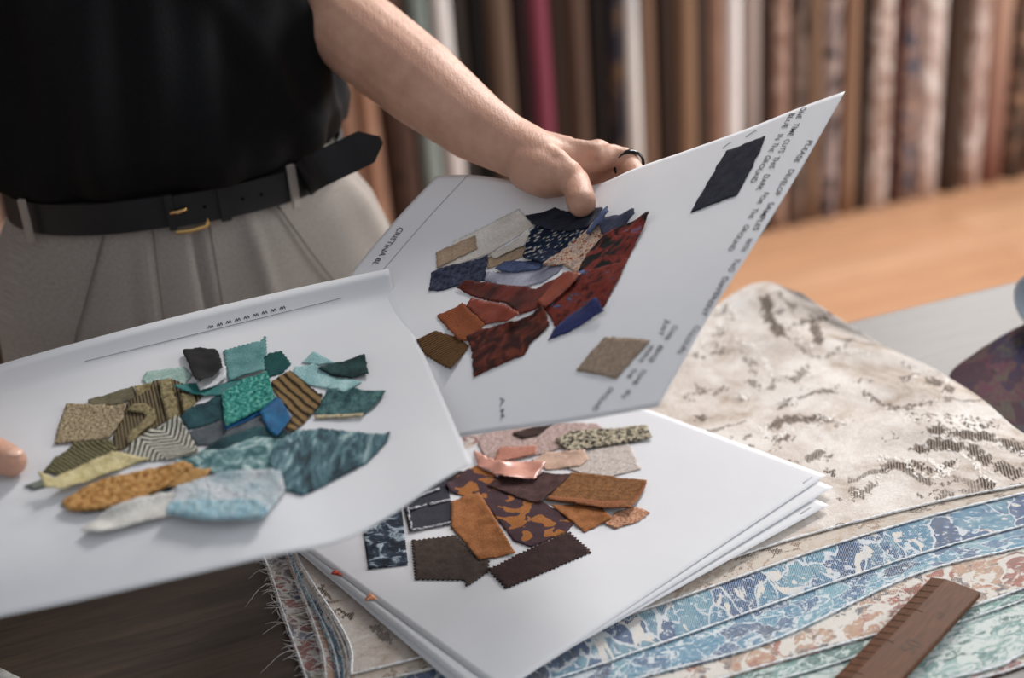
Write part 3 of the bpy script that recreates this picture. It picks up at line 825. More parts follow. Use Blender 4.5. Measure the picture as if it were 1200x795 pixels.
# --- swatch cloths
B_ = C
W = {}
W['mint'] = two('mint_felt', C(150, 178, 168), C(176, 196, 188), scale=90)
W['olive'] = two('olive_felt', C(98, 92, 74), C(118, 110, 88), scale=120)
W['goldvel'] = two('gold_velvet', C(112, 98, 66), C(164, 148, 108), scale=160, sheen=.4)
W['cord'] = cloth('brown_corduroy', 'wave', [(.2, C(56, 48, 36)), (.75, C(128, 112, 86))], scale=105, rot=1.2, relief=.0008)
W['plush'] = two('olive_plush', C(110, 98, 66), C(168, 152, 112), scale=260, sheen=.5, relief=.0012)
W['tweed'] = cloth('beige_loop_tweed', 'noise', [(.32, C(96, 82, 62)), (.48, C(170, 150, 118)), (.66, C(206, 190, 162))], scale=420, relief=.0012, grain=.3)
W['chev'] = cloth('chevron_weave', 'chevron', [(.36, C(36, 34, 34)), (.56, C(200, 196, 182))], scale=190, relief=.0006)
W['olstripe'] = cloth('olive_ribbed_plush', 'wave', [(.25, C(48, 46, 34)), (.7, C(134, 126, 92))], scale=95, rot=.3, dist=1, relief=.0008)
W['yellow'] = two('pale_yellow_velvet', C(186, 170, 120), C(216, 202, 158), scale=140, sheen=.3)
W['greyfelt'] = two('grey_green_felt', C(104, 110, 102), C(130, 134, 124), scale=120)
W['orange'] = cloth('ochre_ridged_weave', 'noise', [(.36, C(150, 100, 52)), (.5, C(206, 152, 90)), (.64, C(224, 176, 116))], scale=190, relief=.0016, grain=.25, fuzz=2.0)
W['tealrim'] = two('dark_teal_cloth', C(30, 64, 72), C(50, 88, 94), scale=200)
W['ochre2'] = two('ochre_cloth', C(176, 130, 76), C(202, 158, 104), scale=200)
W['sheer'] = two('sheer_white_cloth', C(206, 202, 196), C(222, 218, 212), scale=60, rough=.6)
W['fur'] = cloth('white_fur', 'noise', [(.34, C(176, 198, 206)), (.50, C(208, 212, 216))], scale=26, relief=.0015, sheen=.4)
W['furblue'] = two('pale_blue_fur', C(146, 184, 198), C(180, 206, 214), scale=120, relief=.0014, sheen=.4)
W['tealvel'] = cloth('dark_teal_velvet', 'noise', [(.36, C(20, 42, 48)), (.6, C(42, 78, 84)), (.75, C(86, 122, 122))], scale=45, dist=1, sheen=.35)
W['slate'] = two('slate_grey_cloth', C(74, 80, 86), C(98, 104, 108), scale=60, sheen=.3)
W['bluevel'] = cloth('crushed_blue_velvet', 'noise', [(.36, C(22, 40, 48)), (.46, C(52, 84, 94)), (.54, C(88, 122, 130)), (.66, C(164, 186, 186))], scale=34, dist=1.2, nrough=.7, stretch=(.7, 1.9, 1), rough=.55, sheen=.5, detail=5)
W['lightvel'] = cloth('light_teal_velvet', 'noise', [(.36, C(62, 98, 100)), (.5, C(110, 144, 146)), (.62, C(186, 204, 202))], scale=60, dist=1.5, sheen=.4)
W['teal'] = two('flat_teal_satin', C(26, 104, 104), C(42, 122, 118), scale=30, rough=.45, spec=.4)
W['turq'] = cloth('turquoise_boucle', 'noise', [(.34, C(22, 92, 92)), (.5, C(58, 152, 140)), (.64, C(130, 200, 182))], scale=300, relief=.0016, grain=.25)
W['blueedge'] = two('blue_edging', C(18, 70, 120), C(30, 96, 146), scale=300)
W['bright'] = two('bright_blue_satin', C(10, 74, 118), C(26, 104, 150), scale=50, rough=.6, spec=.25)
W['dgreen'] = two('dark_green_felt', C(24, 68, 70), C(36, 84, 82), scale=80)
W['gteal'] = two('grey_teal_felt', C(84, 130, 130), C(112, 154, 152), scale=70, relief=.0006)
W['white'] = two('white_backing', C(208, 210, 212), C(222, 222, 224), scale=60)
W['black'] = cloth('black_velvet', 'noise', [(.4, C(7, 6, 7)), (.7, C(28, 24, 27))], scale=40, sheen=.2, rough=.6)
W['brown'] = cloth('brown_stitched_cloth', 'wave', [(.12, C(46, 36, 26)), (.3, C(112, 88, 56)), (.8, C(146, 118, 80))], scale=42, rot=.1, dist=1.5, relief=.0012)
W['aqua'] = two('light_aqua_velvet', C(132, 174, 176), C(174, 206, 206), scale=40, sheen=.3)
W['dgvel'] = cloth('dark_green_velvet', 'noise', [(.4, C(14, 32, 34)), (.68, C(52, 86, 84))], scale=40, sheen=.4)
W['tdenim'] = cloth('teal_denim', 'noise', [(.36, C(46, 78, 82)), (.62, C(92, 128, 128))], scale=120, relief=.0008, grain=.3)
W['stitch'] = two('cream_stitching', C(150, 132, 100), C(206, 192, 164), scale=400)

W['ivory'] = cloth('ivory_linen', 'noise', [(.38, C(202, 190, 180)), (.62, C(228, 220, 212))], scale=26, grain=.12)
W['tan'] = two('tan_felt', C(164, 138, 114), C(184, 158, 134), scale=60)
W['denim'] = cloth('navy_denim', 'noise', [(.36, C(38, 42, 60)), (.66, C(78, 82, 104))], scale=200, grain=.3)
W['slateb'] = two('slate_blue_cloth', C(66, 76, 108), C(84, 96, 130), scale=60)
W['lav'] = cloth('lavender_grey_satin', 'noise', [(.36, C(112, 112, 132)), (.62, C(176, 178, 194))], scale=28, rough=.4, spec=.5)
W['charc'] = two('charcoal_navy_cloth', C(34, 36, 48), C(52, 54, 66), scale=60)
W['knit'] = cloth('navy_beige_knit', 'voronoi', [(.22, C(206, 190, 168)), (.38, C(44, 66, 92)), (.6, C(24, 32, 54))], scale=200, dist=.4, relief=.001)
W['ornate'] = cloth('ornate_scroll_cloth', 'noise', [(.38, C(120, 56, 44)), (.46, C(176, 140, 116)), (.56, C(196, 176, 160)), (.64, C(110, 100, 112)), (.7, C(186, 150, 124))], scale=130, dist=2.5)
W['slatered'] = cloth('slate_red_cloth', 'noise', [(.5, C(58, 60, 80)), (.66, C(72, 72, 92)), (.72, C(130, 50, 44))], scale=160)
W['blackred'] = cloth('black_red_brocade', 'noise', [(.40, C(20, 20, 22)), (.47, C(38, 30, 30)), (.53, C(106, 38, 32)), (.64, C(130, 52, 42)), (.7, C(90, 96, 130))], scale=70, dist=1.0, relief=.0008)
W['redblue'] = cloth('red_blue_brocade', 'noise', [(.34, C(52, 26, 26)), (.44, C(104, 38, 30)), (.56, C(126, 50, 38)), (.62, C(70, 50, 56)), (.68, C(104, 112, 150))], scale=80, dist=1.2, relief=.0008)
W['maroon'] = cloth('maroon_velvet', 'noise', [(.36, C(56, 20, 16)), (.62, C(112, 42, 32))], scale=36, sheen=.4, rough=.6)
W['rust'] = two('rust_satin', C(116, 46, 30), C(150, 66, 44), scale=36, rough=.4, spec=.45)
W['owoven'] = cloth('orange_woven_rib', 'wave', [(.15, C(96, 50, 30)), (.7, C(164, 92, 58))], scale=120, rot=1.57, dist=.6, relief=.0008)
W['bstripe'] = cloth('brown_striped_weave', 'wave', [(.15, C(56, 38, 20)), (.7, C(118, 84, 50))], scale=95, rot=1.5, dist=1, relief=.001)
W['dred'] = cloth('dark_red_cut_velvet', 'noise', [(.40, C(44, 16, 12)), (.5, C(74, 28, 20)), (.62, C(112, 50, 34))], scale=85, dist=.8, sheen=.3, relief=.001)
W['cobalt'] = two('cobalt_velvet', C(38, 42, 84), C(54, 60, 108), scale=60, sheen=.3)
W['linen'] = two('natural_linen', C(142, 122, 106), C(166, 146, 128), scale=220)
W['navy'] = two('navy_felt', C(32, 32, 44), C(46, 46, 60), scale=180)

W['pinktw'] = cloth('pale_pink_tweed', 'noise', [(.36, C(160, 130, 124)), (.6, C(202, 180, 174))], scale=260, relief=.001, grain=.25)
W['dbrown'] = two('dark_brown_cloth', C(48, 34, 32), C(64, 46, 42), scale=60)
W['bwtweed'] = cloth('black_cream_tweed', 'noise', [(.46, C(30, 34, 40)), (.52, C(190, 178, 152)), (.7, C(206, 196, 172))], scale=260, dist=.5, interp='EASE', relief=.0014)
W['greige'] = two('greige_tweed', C(176, 164, 156), C(206, 196, 190), scale=260, relief=.0008)
W['sandp'] = two('sand_pinked_cloth', C(186, 154, 136), C(204, 174, 156), scale=80)
W['terra'] = two('terracotta_cloth', C(168, 112, 94), C(190, 134, 116), scale=60)
W['psatin'] = cloth('pink_satin', 'noise', [(.3, C(150, 92, 80)), (.6, C(206, 150, 134))], scale=16, rough=.28, spec=.7, grain=.05, relief=.0001)
W['plum'] = two('plum_brown_felt', C(64, 44, 44), C(84, 60, 58), scale=120, relief=.0006)
W['bgold'] = cloth('golden_brown_twill', 'noise', [(.36, C(112, 74, 44)), (.62, C(142, 98, 60))], scale=180, grain=.28)
W['suede'] = two('orange_suede', C(132, 82, 46), C(156, 102, 62), scale=90, relief=.0005)
W['coral'] = cloth('coral_boucle', 'noise', [(.36, C(158, 104, 76)), (.6, C(212, 164, 134))], scale=320, relief=.0014)
W['camo'] = cloth('purple_ochre_camouflage', 'noise', [(.0, C(70, 50, 56)), (.545, C(156, 100, 54))], scale=62, dist=.4, interp='CONSTANT', detail=1.5, relief=.0006)
W['choc'] = two('dark_chocolate_felt', C(50, 34, 34), C(62, 44, 42), scale=120)
W['taupe'] = two('dark_taupe_felt', C(58, 48, 44), C(74, 62, 56), scale=120)
W['cknit'] = cloth('charcoal_ribbed_knit', 'wave', [(.15, C(34, 34, 42)), (.8, C(72, 72, 82))], scale=150, rot=0, dist=.8, relief=.001)
W['kdash'] = two('white_dash_yarn', C(70, 70, 78), C(190, 190, 196), scale=300)
W['mvel'] = cloth('marbled_navy_velvet', 'noise', [(.40, C(24, 32, 44)), (.52, C(52, 64, 80)), (.64, C(170, 184, 194))], scale=70, dist=1.2, sheen=.3, relief=.001)
W['blk'] = two('charcoal_cloth', C(38, 34, 36), C(54, 48, 50), scale=90)
W['pinkfol'] = two('red_cloth', C(150, 54, 40), C(176, 76, 58), scale=120)
W['peach'] = two('peach_cloth', C(206, 140, 104), C(222, 164, 128), scale=120)

# --- the stack of sheets lying on the damask
ZS = TAB_Z + .0192
def flat_sheet(c0, c1, c2, c3, z, curl=0.0, sag=0.0):
    """corners: front, right, back, left (picture positions on the plane z)"""
    f, r, b, l = [hitz(p[0], p[1], z + (p[2] if len(p) > 2 else 0)) for p in (c0, c1, c2, c3)]
    def mid(a, c, k=0.0): return [a, a * .67 + c * .33 + UPV * k, a * .33 + c * .67 + UPV * k, c]
    return Surf(mid(f, r, sag), mid(l, b), mid(f, l, sag), mid(r, b, sag), .42, .297)
BS = hitz(598, 800, ZS); RS = hitz(968, 556, ZS)
S0 = flat_sheet((588, 812), (968, 557, .004), (700, 458), (330, 623), ZS + .0024)
S1 = flat_sheet((568, 822), (976, 571, .0030), (712, 462), (328, 626), ZS + .0016)
S2 = flat_sheet((556, 822), (971, 592, .0012), (716, 474), (326, 627), ZS + .0008)
S3 = flat_sheet((546, 815), (955, 600), (705, 476), (326, 626), ZS)
stack_group = 'sheets stacked on the damask'
sheet('sample_sheet', S3, 'white paper sheet lying directly on the damask, bottom of the stack', group=stack_group)
r2 = sheet('sample_sheet', S2, 'white stapled paper sheet second from bottom of the stack', group=stack_group)
r1 = sheet('sample_sheet', S1, 'white paper sheet with swatch corners peeking out, just under the top sheet', group=stack_group)
rs = sheet('sample_sheet', S0, 'white sheet with pink, orange and brown swatches on top of the stack', group=stack_group)
def staple(root, surf, a, b):
    u, v = surf.inv(np.array([a, b], float)); t = np.linspace(0, 1, 7)
    hh = np.array([0, .0006, .0007, .0007, .0007, .0006, 0])
    tube('staple', surf.at(u[0] + (u[1] - u[0]) * t, v[0] + (v[1] - v[0]) * t, hh), .0003, M['staple'], root, 5)
staple(rs, S0, (941, 567), (952, 559))
staple(r2, S2, (938, 603), (950, 595))
swatch(r1, S1, [(388, 673), (393, 667), (402, 675)], W['pinkfol'], 'small red cloth corner')
swatch(r1, S1, [(427, 704), (433, 695), (444, 703)], W['peach'], 'small peach cloth corner')
def S(pts, m, lab, **k): return swatch(rs, S0, pts, W[m], lab, **k)
S([(557, 513), (587, 500), (660, 495), (700, 497), (708, 503), (653, 527), (587, 545), (567, 535)], 'pinktw', 'pale pink tweed swatch', fuzz=.0004)
S([(600, 508), (625, 500), (649, 495), (631, 510), (612, 514)], 'dbrown', 'dark brown swatch beside the pale pink tweed')
S([(665, 550), (689, 530), (733, 517), (739, 524), (751, 550), (715, 559), (681, 555)], 'greige', 'light greige tweed swatch')
S([(651, 515), (669, 506), (757, 498, .002), (764, 512, .002), (737, 518), (669, 529), (659, 523)], 'bwtweed', 'black and cream tweed swatch', th=.0016, fuzz=.0006)
S([(623, 540), (641, 530), (685, 528), (689, 538), (681, 546), (641, 551)], 'sandp', 'sand pink swatch with pinked edge', zig=.0006)
S([(579, 540), (585, 524, .002), (629, 522, .002), (627, 532), (592, 540)], 'terra', 'terracotta swatch')
S([(425, 617), (470, 592), (478, 662), (432, 667)], 'mvel', 'marbled navy and white velvet swatch', zig=.0003, fuzz=.0004)
S([(468, 588), (521, 546), (549, 555), (521, 566), (490, 582)], 'blk', 'charcoal black swatch half under the held sheet')
kn = S([(473, 592), (477, 580), (523, 562), (533, 613), (480, 622)], 'cknit', 'charcoal ribbed knit swatch with white dashes', zig=.0004)
for a in ([(479, 596), (500, 590), (500, 592), (480, 598)], [(503, 589), (529, 584), (529, 586.5), (504, 592)], [(482, 583), (515, 571), (516, 573.5), (483, 586)], [(482, 620), (530, 611), (531, 613), (483, 622.5)], [(476, 594), (479, 594), (484, 620), (481, 621)]):
    swatch(rs, S0, a, W['kdash'], None, th=.0005, name='white_yarn', parent=kn)
S([(522, 568), (540, 554), (558, 546), (580, 556), (592, 573), (639, 590), (673, 613), (665, 623), (622, 641), (602, 634), (566, 588), (528, 576)], 'camo', 'purple brown and ochre camouflage swatch')
S([(483, 633), (533, 628), (557, 653), (573, 657), (572, 670), (547, 688), (545, 680), (487, 679)], 'taupe', 'dark taupe felt swatch with pinked edge', zig=.0007)
S([(572, 667), (607, 650), (667, 623), (693, 647), (593, 690)], 'choc', 'dark chocolate felt swatch with pinked edge', zig=.0008)
S([(529, 588), (545, 581), (561, 577), (567, 586), (604, 648), (583, 653), (561, 656), (529, 618)], 'suede', 'long orange suede swatch', zig=.0003)
S([(709, 614), (721, 601), (743, 594), (762, 601), (749, 611), (721, 620)], 'coral', 'coral boucle swatch', fuzz=.0006)
S([(645, 592), (680, 592), (705, 596), (717, 607), (685, 624), (673, 613)], 'suede', 'small orange suede swatch')
bg_ = S([(639, 585), (655, 566), (669, 554), (713, 558), (758, 563, .003), (739, 595, .004), (705, 594), (670, 590)], 'bgold', 'golden brown twill swatch with stitched edge', th=.0014)
swatch(rs, S0, [(641, 585), (643, 581), (705, 588), (738, 588), (757, 564, .003), (758, 567, .003), (739, 596, .004), (705, 595)], cloth('red_brown_overlock', 'wave', [(.2, C(86, 40, 26)), (.7, C(176, 116, 78))], scale=260, relief=.001), None, th=.0006, name='overlock_stitch', parent=bg_)
S([(571, 569), (586, 557), (627, 561), (637, 553), (668, 556), (650, 574), (633, 589), (617, 587)], 'plum', 'plum brown felt swatch')
S([(555, 528), (566, 534, .006), (576, 538, .003), (588, 541, .008), (615, 541, .002), (640, 541, .006), (627, 561, .003), (592, 558, .006), (580, 556), (560, 547)], 'psatin', 'shiny pink satin swatch', zig=.0006)

# --- the sheet held in the hand on the right side of the table
def cv(l): return [P(*p) for p in l]
SC = Surf(cv([(292, 575, 1.24), (420, 540, 1.20), (545, 511, 1.16), (660, 496, 1.12), (771, 477, 1.085)]),
          cv([(512, 206, 1.42), (550, 205, 1.405), (590, 210, 1.39), (650, 222, 1.37), (700, 216, 1.355), (745, 197, 1.335), (800, 178, 1.31), (875, 151, 1.28), (935, 127, 1.26), (990, 107, 1.245)]),
          cv([(292, 575, 1.24), (340, 430, 1.31), (405, 330, 1.365), (460, 262, 1.395), (512, 206, 1.42)]),
          cv([(771, 477, 1.085), (830, 372, 1.12), (885, 285, 1.155), (940, 195, 1.20), (990, 107, 1.245)]), .43, .31)
rc = sheet('sample_sheet', SC, 'held sheet with red, blue and ivory swatches and a navy square beside handwriting', nu=90, nv=60)
def Cs(pts, m, lab, **k): return swatch(rc, SC, pts, W[m], lab, **k)
Cs([(531, 283), (563, 268), (608, 245), (628, 263), (572, 298), (536, 310), (520, 314)], 'ivory', 'large ivory linen swatch', zig=.0004)
Cs([(511, 296), (534, 286), (557, 276), (559, 292), (512, 315)], 'tan', 'tan felt swatch at the end of the ivory one')
Cs([(571, 302), (613, 286), (617, 299), (571, 315)], 'tan', 'tan felt swatch below the folded ivory strip')
Cs([(572, 299), (596, 287, .002), (619, 267, .005), (625, 279, .003), (613, 288), (581, 303)], 'ivory', 'folded ivory strip')
Cs([(505, 320), (517, 314), (572, 299), (568, 328), (540, 334), (513, 341), (503, 341)], 'denim', 'navy denim swatch')
Cs([(568, 329), (571, 319), (600, 317), (636, 313), (662, 307), (655, 318), (635, 331), (610, 338), (590, 336)], 'lav', 'lavender grey satin swatch', zig=.0005)
Cs([(580, 315), (591, 306), (637, 303), (634, 315), (600, 319)], 'slateb', 'slate blue swatch')
Cs([(622, 271), (630, 262), (690, 262), (690, 271), (637, 309), (613, 301), (616, 286)], 'knit', 'navy and beige checked knit swatch', fuzz=.0005, th=.0015)
Cs([(616, 252), (637, 249), (650, 243), (663, 248), (706, 243), (697, 265), (667, 271), (628, 264)], 'charc', 'charcoal navy swatch under the thumb')
Cs([(637, 313), (688, 271), (705, 253), (724, 255), (702, 282), (675, 321), (660, 310)], 'ornate', 'beige and red scroll patterned swatch')
Cs([(687, 273), (699, 257), (711, 241, .004), (713, 247, .004), (705, 263), (690, 276)], 'slateb', 'narrow slate blue strip beside the thumb')
Cs([(703, 267), (720, 254), (741, 244, .005), (744, 250, .005), (729, 267), (708, 278)], 'slatered', 'slate strip flecked with red')
Cs([(678, 316), (690, 295), (708, 275), (730, 264), (760, 248, .006), (750, 274, .003), (736, 303), (721, 334), (690, 332)], 'blackred', 'black and red brocade swatch')
Cs([(636, 360), (650, 337), (678, 319), (708, 312), (735, 305), (722, 332), (708, 359), (680, 372), (651, 384), (645, 372)], 'redblue', 'red brocade swatch with blue flowers')
Cs([(535, 337), (546, 328, .003), (570, 331), (592, 334), (628, 339), (660, 321), (678, 322), (656, 350), (636, 359), (608, 369), (592, 355), (556, 348)], 'maroon', 'dark maroon velvet swatch')
Cs([(628, 354), (643, 338), (660, 319), (681, 321), (666, 338), (646, 355), (638, 361)], 'rust', 'bright rust satin swatch')
Cs([(546, 359), (552, 349), (592, 357), (610, 368, .006), (592, 377, .003), (568, 380)], 'rust', 'curled rust satin swatch beside the maroon one')
Cs([(488, 398), (511, 388), (538, 396), (550, 406), (528, 433, .003), (498, 416)], 'bstripe', 'dark brown striped weave swatch', fuzz=.0003)
Cs([(512, 370), (542, 355), (568, 380), (549, 399), (538, 399)], 'owoven', 'orange ribbed weave swatch')
Cs([(547, 394), (564, 386), (608, 376), (636, 358), (644, 381), (620, 404), (614, 416), (576, 432), (555, 442), (552, 410)], 'dred', 'large dark red cut velvet swatch')
Cs([(642, 399), (650, 385), (675, 365), (698, 348, .006), (708, 364, .004), (668, 389)], 'cobalt', 'cobalt blue velvet swatch')
Cs([(675, 434), (708, 395), (735, 396), (762, 399), (722, 444)], 'linen', 'natural linen square by the handwriting')
Cs([(809, 249), (851, 177), (897, 159), (890, 178), (864, 228)], 'navy', 'navy felt square near the sheet corner')
staple(rc, SC, (847, 174), (857, 167)); staple(rc, SC, (874, 161), (887, 153))
stroke(rc, SC, [(548, 206), (500, 258), (448, 318)], .00022, M['pencil'])
for txt, a, b, h in (('ONE', (944, 127), (936, 141), 7.2), ('TIME', (936, 146), (926, 161), 7.2), ('CUTS', (925, 165), (915, 181), 7.2), ('THIS', (913, 185), (904, 199), 7.2), ('DARK', (901, 206), (889, 225), 7.2),
                     ('BLUE', (931, 134), (919, 152), 7.2), ('IN', (916, 159), (912, 166), 7.2), ('THE', (912, 169), (904, 180), 7.2), ('GROUND', (902, 184), (882, 216), 7.2),
                     ('PLEASE', (951, 166), (934, 192), 7.2), ('DEVELOP', (929, 200), (910, 231), 7.2), ('SAMPLES', (905, 239), (885, 272), 7.2), ('WITH', (881, 281), (871, 296), 7.2), ('TWO', (866, 305), (856, 320), 7.2),
                     ('DIFFERENT', (852, 326), (825, 372), 7.2), ('FOR', (900, 227), (890, 241), 6.8), ('THE', (888, 246), (880, 258), 6.8), ('GROUND', (877, 265), (856, 296), 6.8),
                     ('COLOURS', (819, 383), (797, 416), 6.5), ('JUST', (785, 377), (774, 395), 6.5), ('WEAVE', (766, 406), (752, 426), 6.5), ('THE', (746, 433), (738, 445), 6.5), ('GROUND', (719, 455), (697, 482), 6.5),
                     ('CLEAR', (794, 383), (782, 400), 6.5), ('BEIGE', (777, 406), (763, 426), 6.5), ('TONE', (757, 434), (744, 452), 6.5), ('IN', (739, 458), (732, 467), 6.5),
                     ('CRISTINA BL', (472, 268), (440, 312), 9)):
    writing(rc, SC, txt, (a[0] - 4, a[1] - 2), (b[0] - 4, b[1] - 2), h, M['ink'])
writing(rc, SC, 'A.M.', (586, 466), (586, 494), 6, M['pencil'])

# --- the sheet held at the left
def lbump(u, v):
    return .016 * np.clip((v - .93) / .07, 0, 1.5) ** 1.6 - .004 * np.sin(u * 3.14) * np.sin(v * 3.14)
SL = Surf(cv([(-60, 736, 1.035), (100, 703, 1.03), (230, 673, 1.03), (320, 652, 1.033), (400, 635, 1.043), (460, 603, 1.062), (510, 568, 1.082), (553, 543, 1.10)]),
          cv([(-50, 462, 1.28), (60, 429, 1.29), (200, 391, 1.305), (330, 359, 1.325), (457, 331, 1.345)]),
          cv([(-60, 736, 1.035), (-58, 660, 1.07), (-54, 560, 1.15), (-50, 462, 1.27)]),
          cv([(553, 543, 1.10), (532, 496, 1.155), (505, 434, 1.23), (480, 378, 1.295), (457, 331, 1.345)]), .42, .297, lbump)
rl = sheet('sample_sheet', SL, 'held sheet covered with teal, olive, ochre and black swatches', nu=90, nv=60)
def Ls(pts, m, lab, **k): return swatch(rl, SL, pts, W[m], lab, **k)
Ls([(166, 446), (172, 436), (216, 430), (225, 440), (216, 451), (180, 455)], 'mint', 'pale mint felt swatch')
Ls([(103, 469), (130, 461), (156, 453), (161, 468), (106, 480)], 'olive', 'olive felt strip')
Ls([(157, 453), (178, 449), (181, 467), (161, 469)], 'goldvel', 'small gold velvet swatch', fuzz=.0006)
cd = Ls([(132, 513), (148, 474), (177, 456), (179, 447), (198, 443), (240, 462), (212, 489), (192, 495), (143, 528), (133, 527)], 'cord', 'brown corduroy swatch with plush loops')
swatch(rl, SL, [(186, 447), (200, 444), (210, 487), (197, 493), (190, 470)], W['plush'], None, th=.0016, name='plush_motif', parent=cd, fuzz=.0005)
swatch(rl, SL, [(148, 481), (157, 475), (170, 474), (181, 480), (183, 490), (176, 499), (165, 506), (157, 517), (150, 520), (149, 512), (156, 503), (168, 494), (172, 488), (168, 483), (157, 483)], W['plush'], None, th=.0016, name='plush_motif', parent=cd, fuzz=.0005)
swatch(rl, SL, [(212, 462), (226, 461), (229, 472), (216, 482)], W['plush'], None, th=.0014, name='plush_motif', parent=cd, fuzz=.0005)
Ls([(64, 520), (70, 497), (78, 473), (103, 475), (148, 473), (144, 490), (128, 513), (95, 518)], 'tweed', 'beige looped tweed swatch', fuzz=.0012, th=.0014)
Ls([(212, 491), (235, 474), (259, 462), (265, 493), (221, 504)], 'tealvel', 'dark teal velvet swatch')
Ls([(221, 507), (264, 492), (266, 506), (254, 522), (230, 522)], 'slate', 'slate grey swatch')
Ls([(254, 520), (265, 507), (305, 485), (315, 499), (300, 520), (270, 526)], 'slate', 'slate grey velvet swatch below the turquoise boucle')
Ls([(222, 545), (234, 530), (255, 516), (300, 500), (332, 503), (345, 520), (320, 553), (270, 557)], 'tealvel', 'dark teal crushed velvet swatch')
Ls([(200, 536), (225, 530), (262, 527), (300, 512), (332, 515), (318, 553), (270, 558), (215, 549)], 'lightvel', 'pale teal crushed velvet strip')
Ls([(315, 541), (320, 526), (343, 504), (375, 502), (410, 506), (446, 509), (457, 506, .004), (453, 518), (431, 541), (393, 561), (355, 580), (333, 574)], 'bluevel', 'large crushed blue green velvet swatch', th=.0014)
Ls([(144, 530), (175, 506), (208, 486), (221, 507), (234, 530), (200, 538), (165, 541)], 'chev', 'black and white chevron swatch', rot=.55)
Ls([(50, 553), (64, 538), (86, 522), (132, 517), (137, 530), (108, 543), (76, 558)], 'olstripe', 'ribbed olive plush swatch', fuzz=.0012, th=.0016)
Ls([(28, 570), (48, 562), (70, 565), (40, 574)], 'greyfelt', 'grey green felt tip', )
Ls([(44, 553, .012), (64, 561, .008), (100, 546, .004), (132, 530, .002), (150, 533), (174, 538), (152, 546), (108, 562, .003), (76, 572, .006), (52, 570, .010)], 'yellow', 'curled pale yellow velvet swatch', th=.0012)
Ls([(70, 592), (118, 565), (170, 553), (228, 544), (233, 551), (198, 575), (152, 595), (100, 601)], 'tealrim', 'dark teal cloth rim under the ochre swatch')
Ls([(72, 589, .002), (95, 574), (120, 562), (170, 551), (216, 541), (226, 546), (196, 569), (152, 590), (100, 598, .002), (78, 597, .002)], 'orange', 'ridged ochre weave swatch', th=.0024, fuzz=.0008)
Ls([(196, 571), (224, 551), (248, 549), (242, 561), (206, 573)], 'ochre2', 'small plain ochre swatch')
Ls([(94, 622, .004), (120, 605), (192, 581), (240, 578), (256, 594), (168, 611, .004), (112, 624, .006)], 'sheer', 'sheer white swatch')
Ls([(196, 600, .003), (208, 572), (256, 556), (300, 552), (330, 554), (334, 574), (320, 592), (308, 606, .004), (240, 609, .004)], 'fur', 'fluffy white and pale blue fur swatch', th=.0035, fuzz=.0016, step=.002)
Ls([(195, 603, .003), (202, 588), (250, 588), (300, 586), (314, 600, .003), (306, 608, .003), (240, 611, .003)], 'furblue', 'pale blue edge of the fur swatch', th=.002, fuzz=.002, step=.002)
Ls([(308, 421), (314, 415), (329, 411), (341, 426), (331, 437), (314, 442), (310, 431)], 'dgreen', 'small dark green felt swatch', zig=.0004)
Ls([(353, 425), (368, 412, .003), (393, 425), (373, 428)], 'aqua', 'small light aqua swatch corner')
Ls([(343, 439), (345, 430), (368, 427), (393, 442), (424, 448), (403, 460), (380, 455), (360, 451)], 'aqua', 'light aqua velvet swatch')
Ls([(372, 431), (393, 425), (427, 415, .004), (432, 438, .003), (411, 443), (388, 440)], 'dgvel', 'dark green velvet swatch')
Ls([(382, 454), (396, 446), (424, 448, .004), (403, 460, .003)], 'aqua', 'folded light aqua corner')
td = Ls([(368, 484), (375, 470), (383, 458), (406, 454), (452, 458, .003), (440, 473, .003), (426, 487), (371, 489)], 'tdenim', 'teal denim swatch with cream stitched edge')
swatch(rl, SL, [(368, 487), (426, 484, .001), (426, 488, .001), (369, 491)], W['stitch'], None, th=.0005, name='stitched_edge', parent=td)
Ls([(318, 448), (328, 441), (340, 434), (378, 463), (375, 474), (340, 507), (334, 502), (343, 486), (320, 458)], 'brown', 'brown ridged swatch')
Ls([(203, 452), (229, 449), (247, 455), (269, 447), (291, 443), (275, 465), (246, 463), (226, 462)], 'teal', 'flat teal satin strip')
Ls([(262, 499), (266, 494), (322, 470), (326, 477), (302, 487), (265, 504)], 'blueedge', 'blue edging under the turquoise boucle')
Ls([(260, 464), (275, 452), (290, 443), (313, 436), (323, 468), (324, 475), (301, 482), (265, 499), (262, 490)], 'turq', 'turquoise boucle swatch', fuzz=.0010, th=.0014)
Ls([(305, 485), (324, 465), (331, 470), (341, 488), (337, 496), (324, 511, .002), (314, 503)], 'bright', 'bright blue satin swatch')
Ls([(262, 411), (298, 401), (305, 401), (311, 394), (312, 415), (309, 421), (310, 434), (268, 446), (265, 433)], 'gteal', 'grey teal felt swatch with pinked edge', zig=.0005)
Ls([(219, 420), (234, 458), (265, 442), (265, 430), (255, 420)], 'white', 'white backing under the black velvet')
Ls([(214, 410, .004), (229, 408), (252, 409), (257, 415), (261, 430, .002), (234, 447, .008), (226, 441, .004)], 'black', 'black velvet swatch')
for q in range(9):
    x = 244 + q * 10.5; y = 385.5 - q * 2.75
    stroke(rl, SL, [(x, y), (x + 1.6, y - 3.2), (x + 3.0, y - .6), (x + 4.6, y - 3.8), (x + 6.4, y - 1.2)], .00032, M['ink'], 'handwriting')
stroke(rl, SL, [(100, 424), (250, 387), (400, 350)], .00022, M['pencil'])

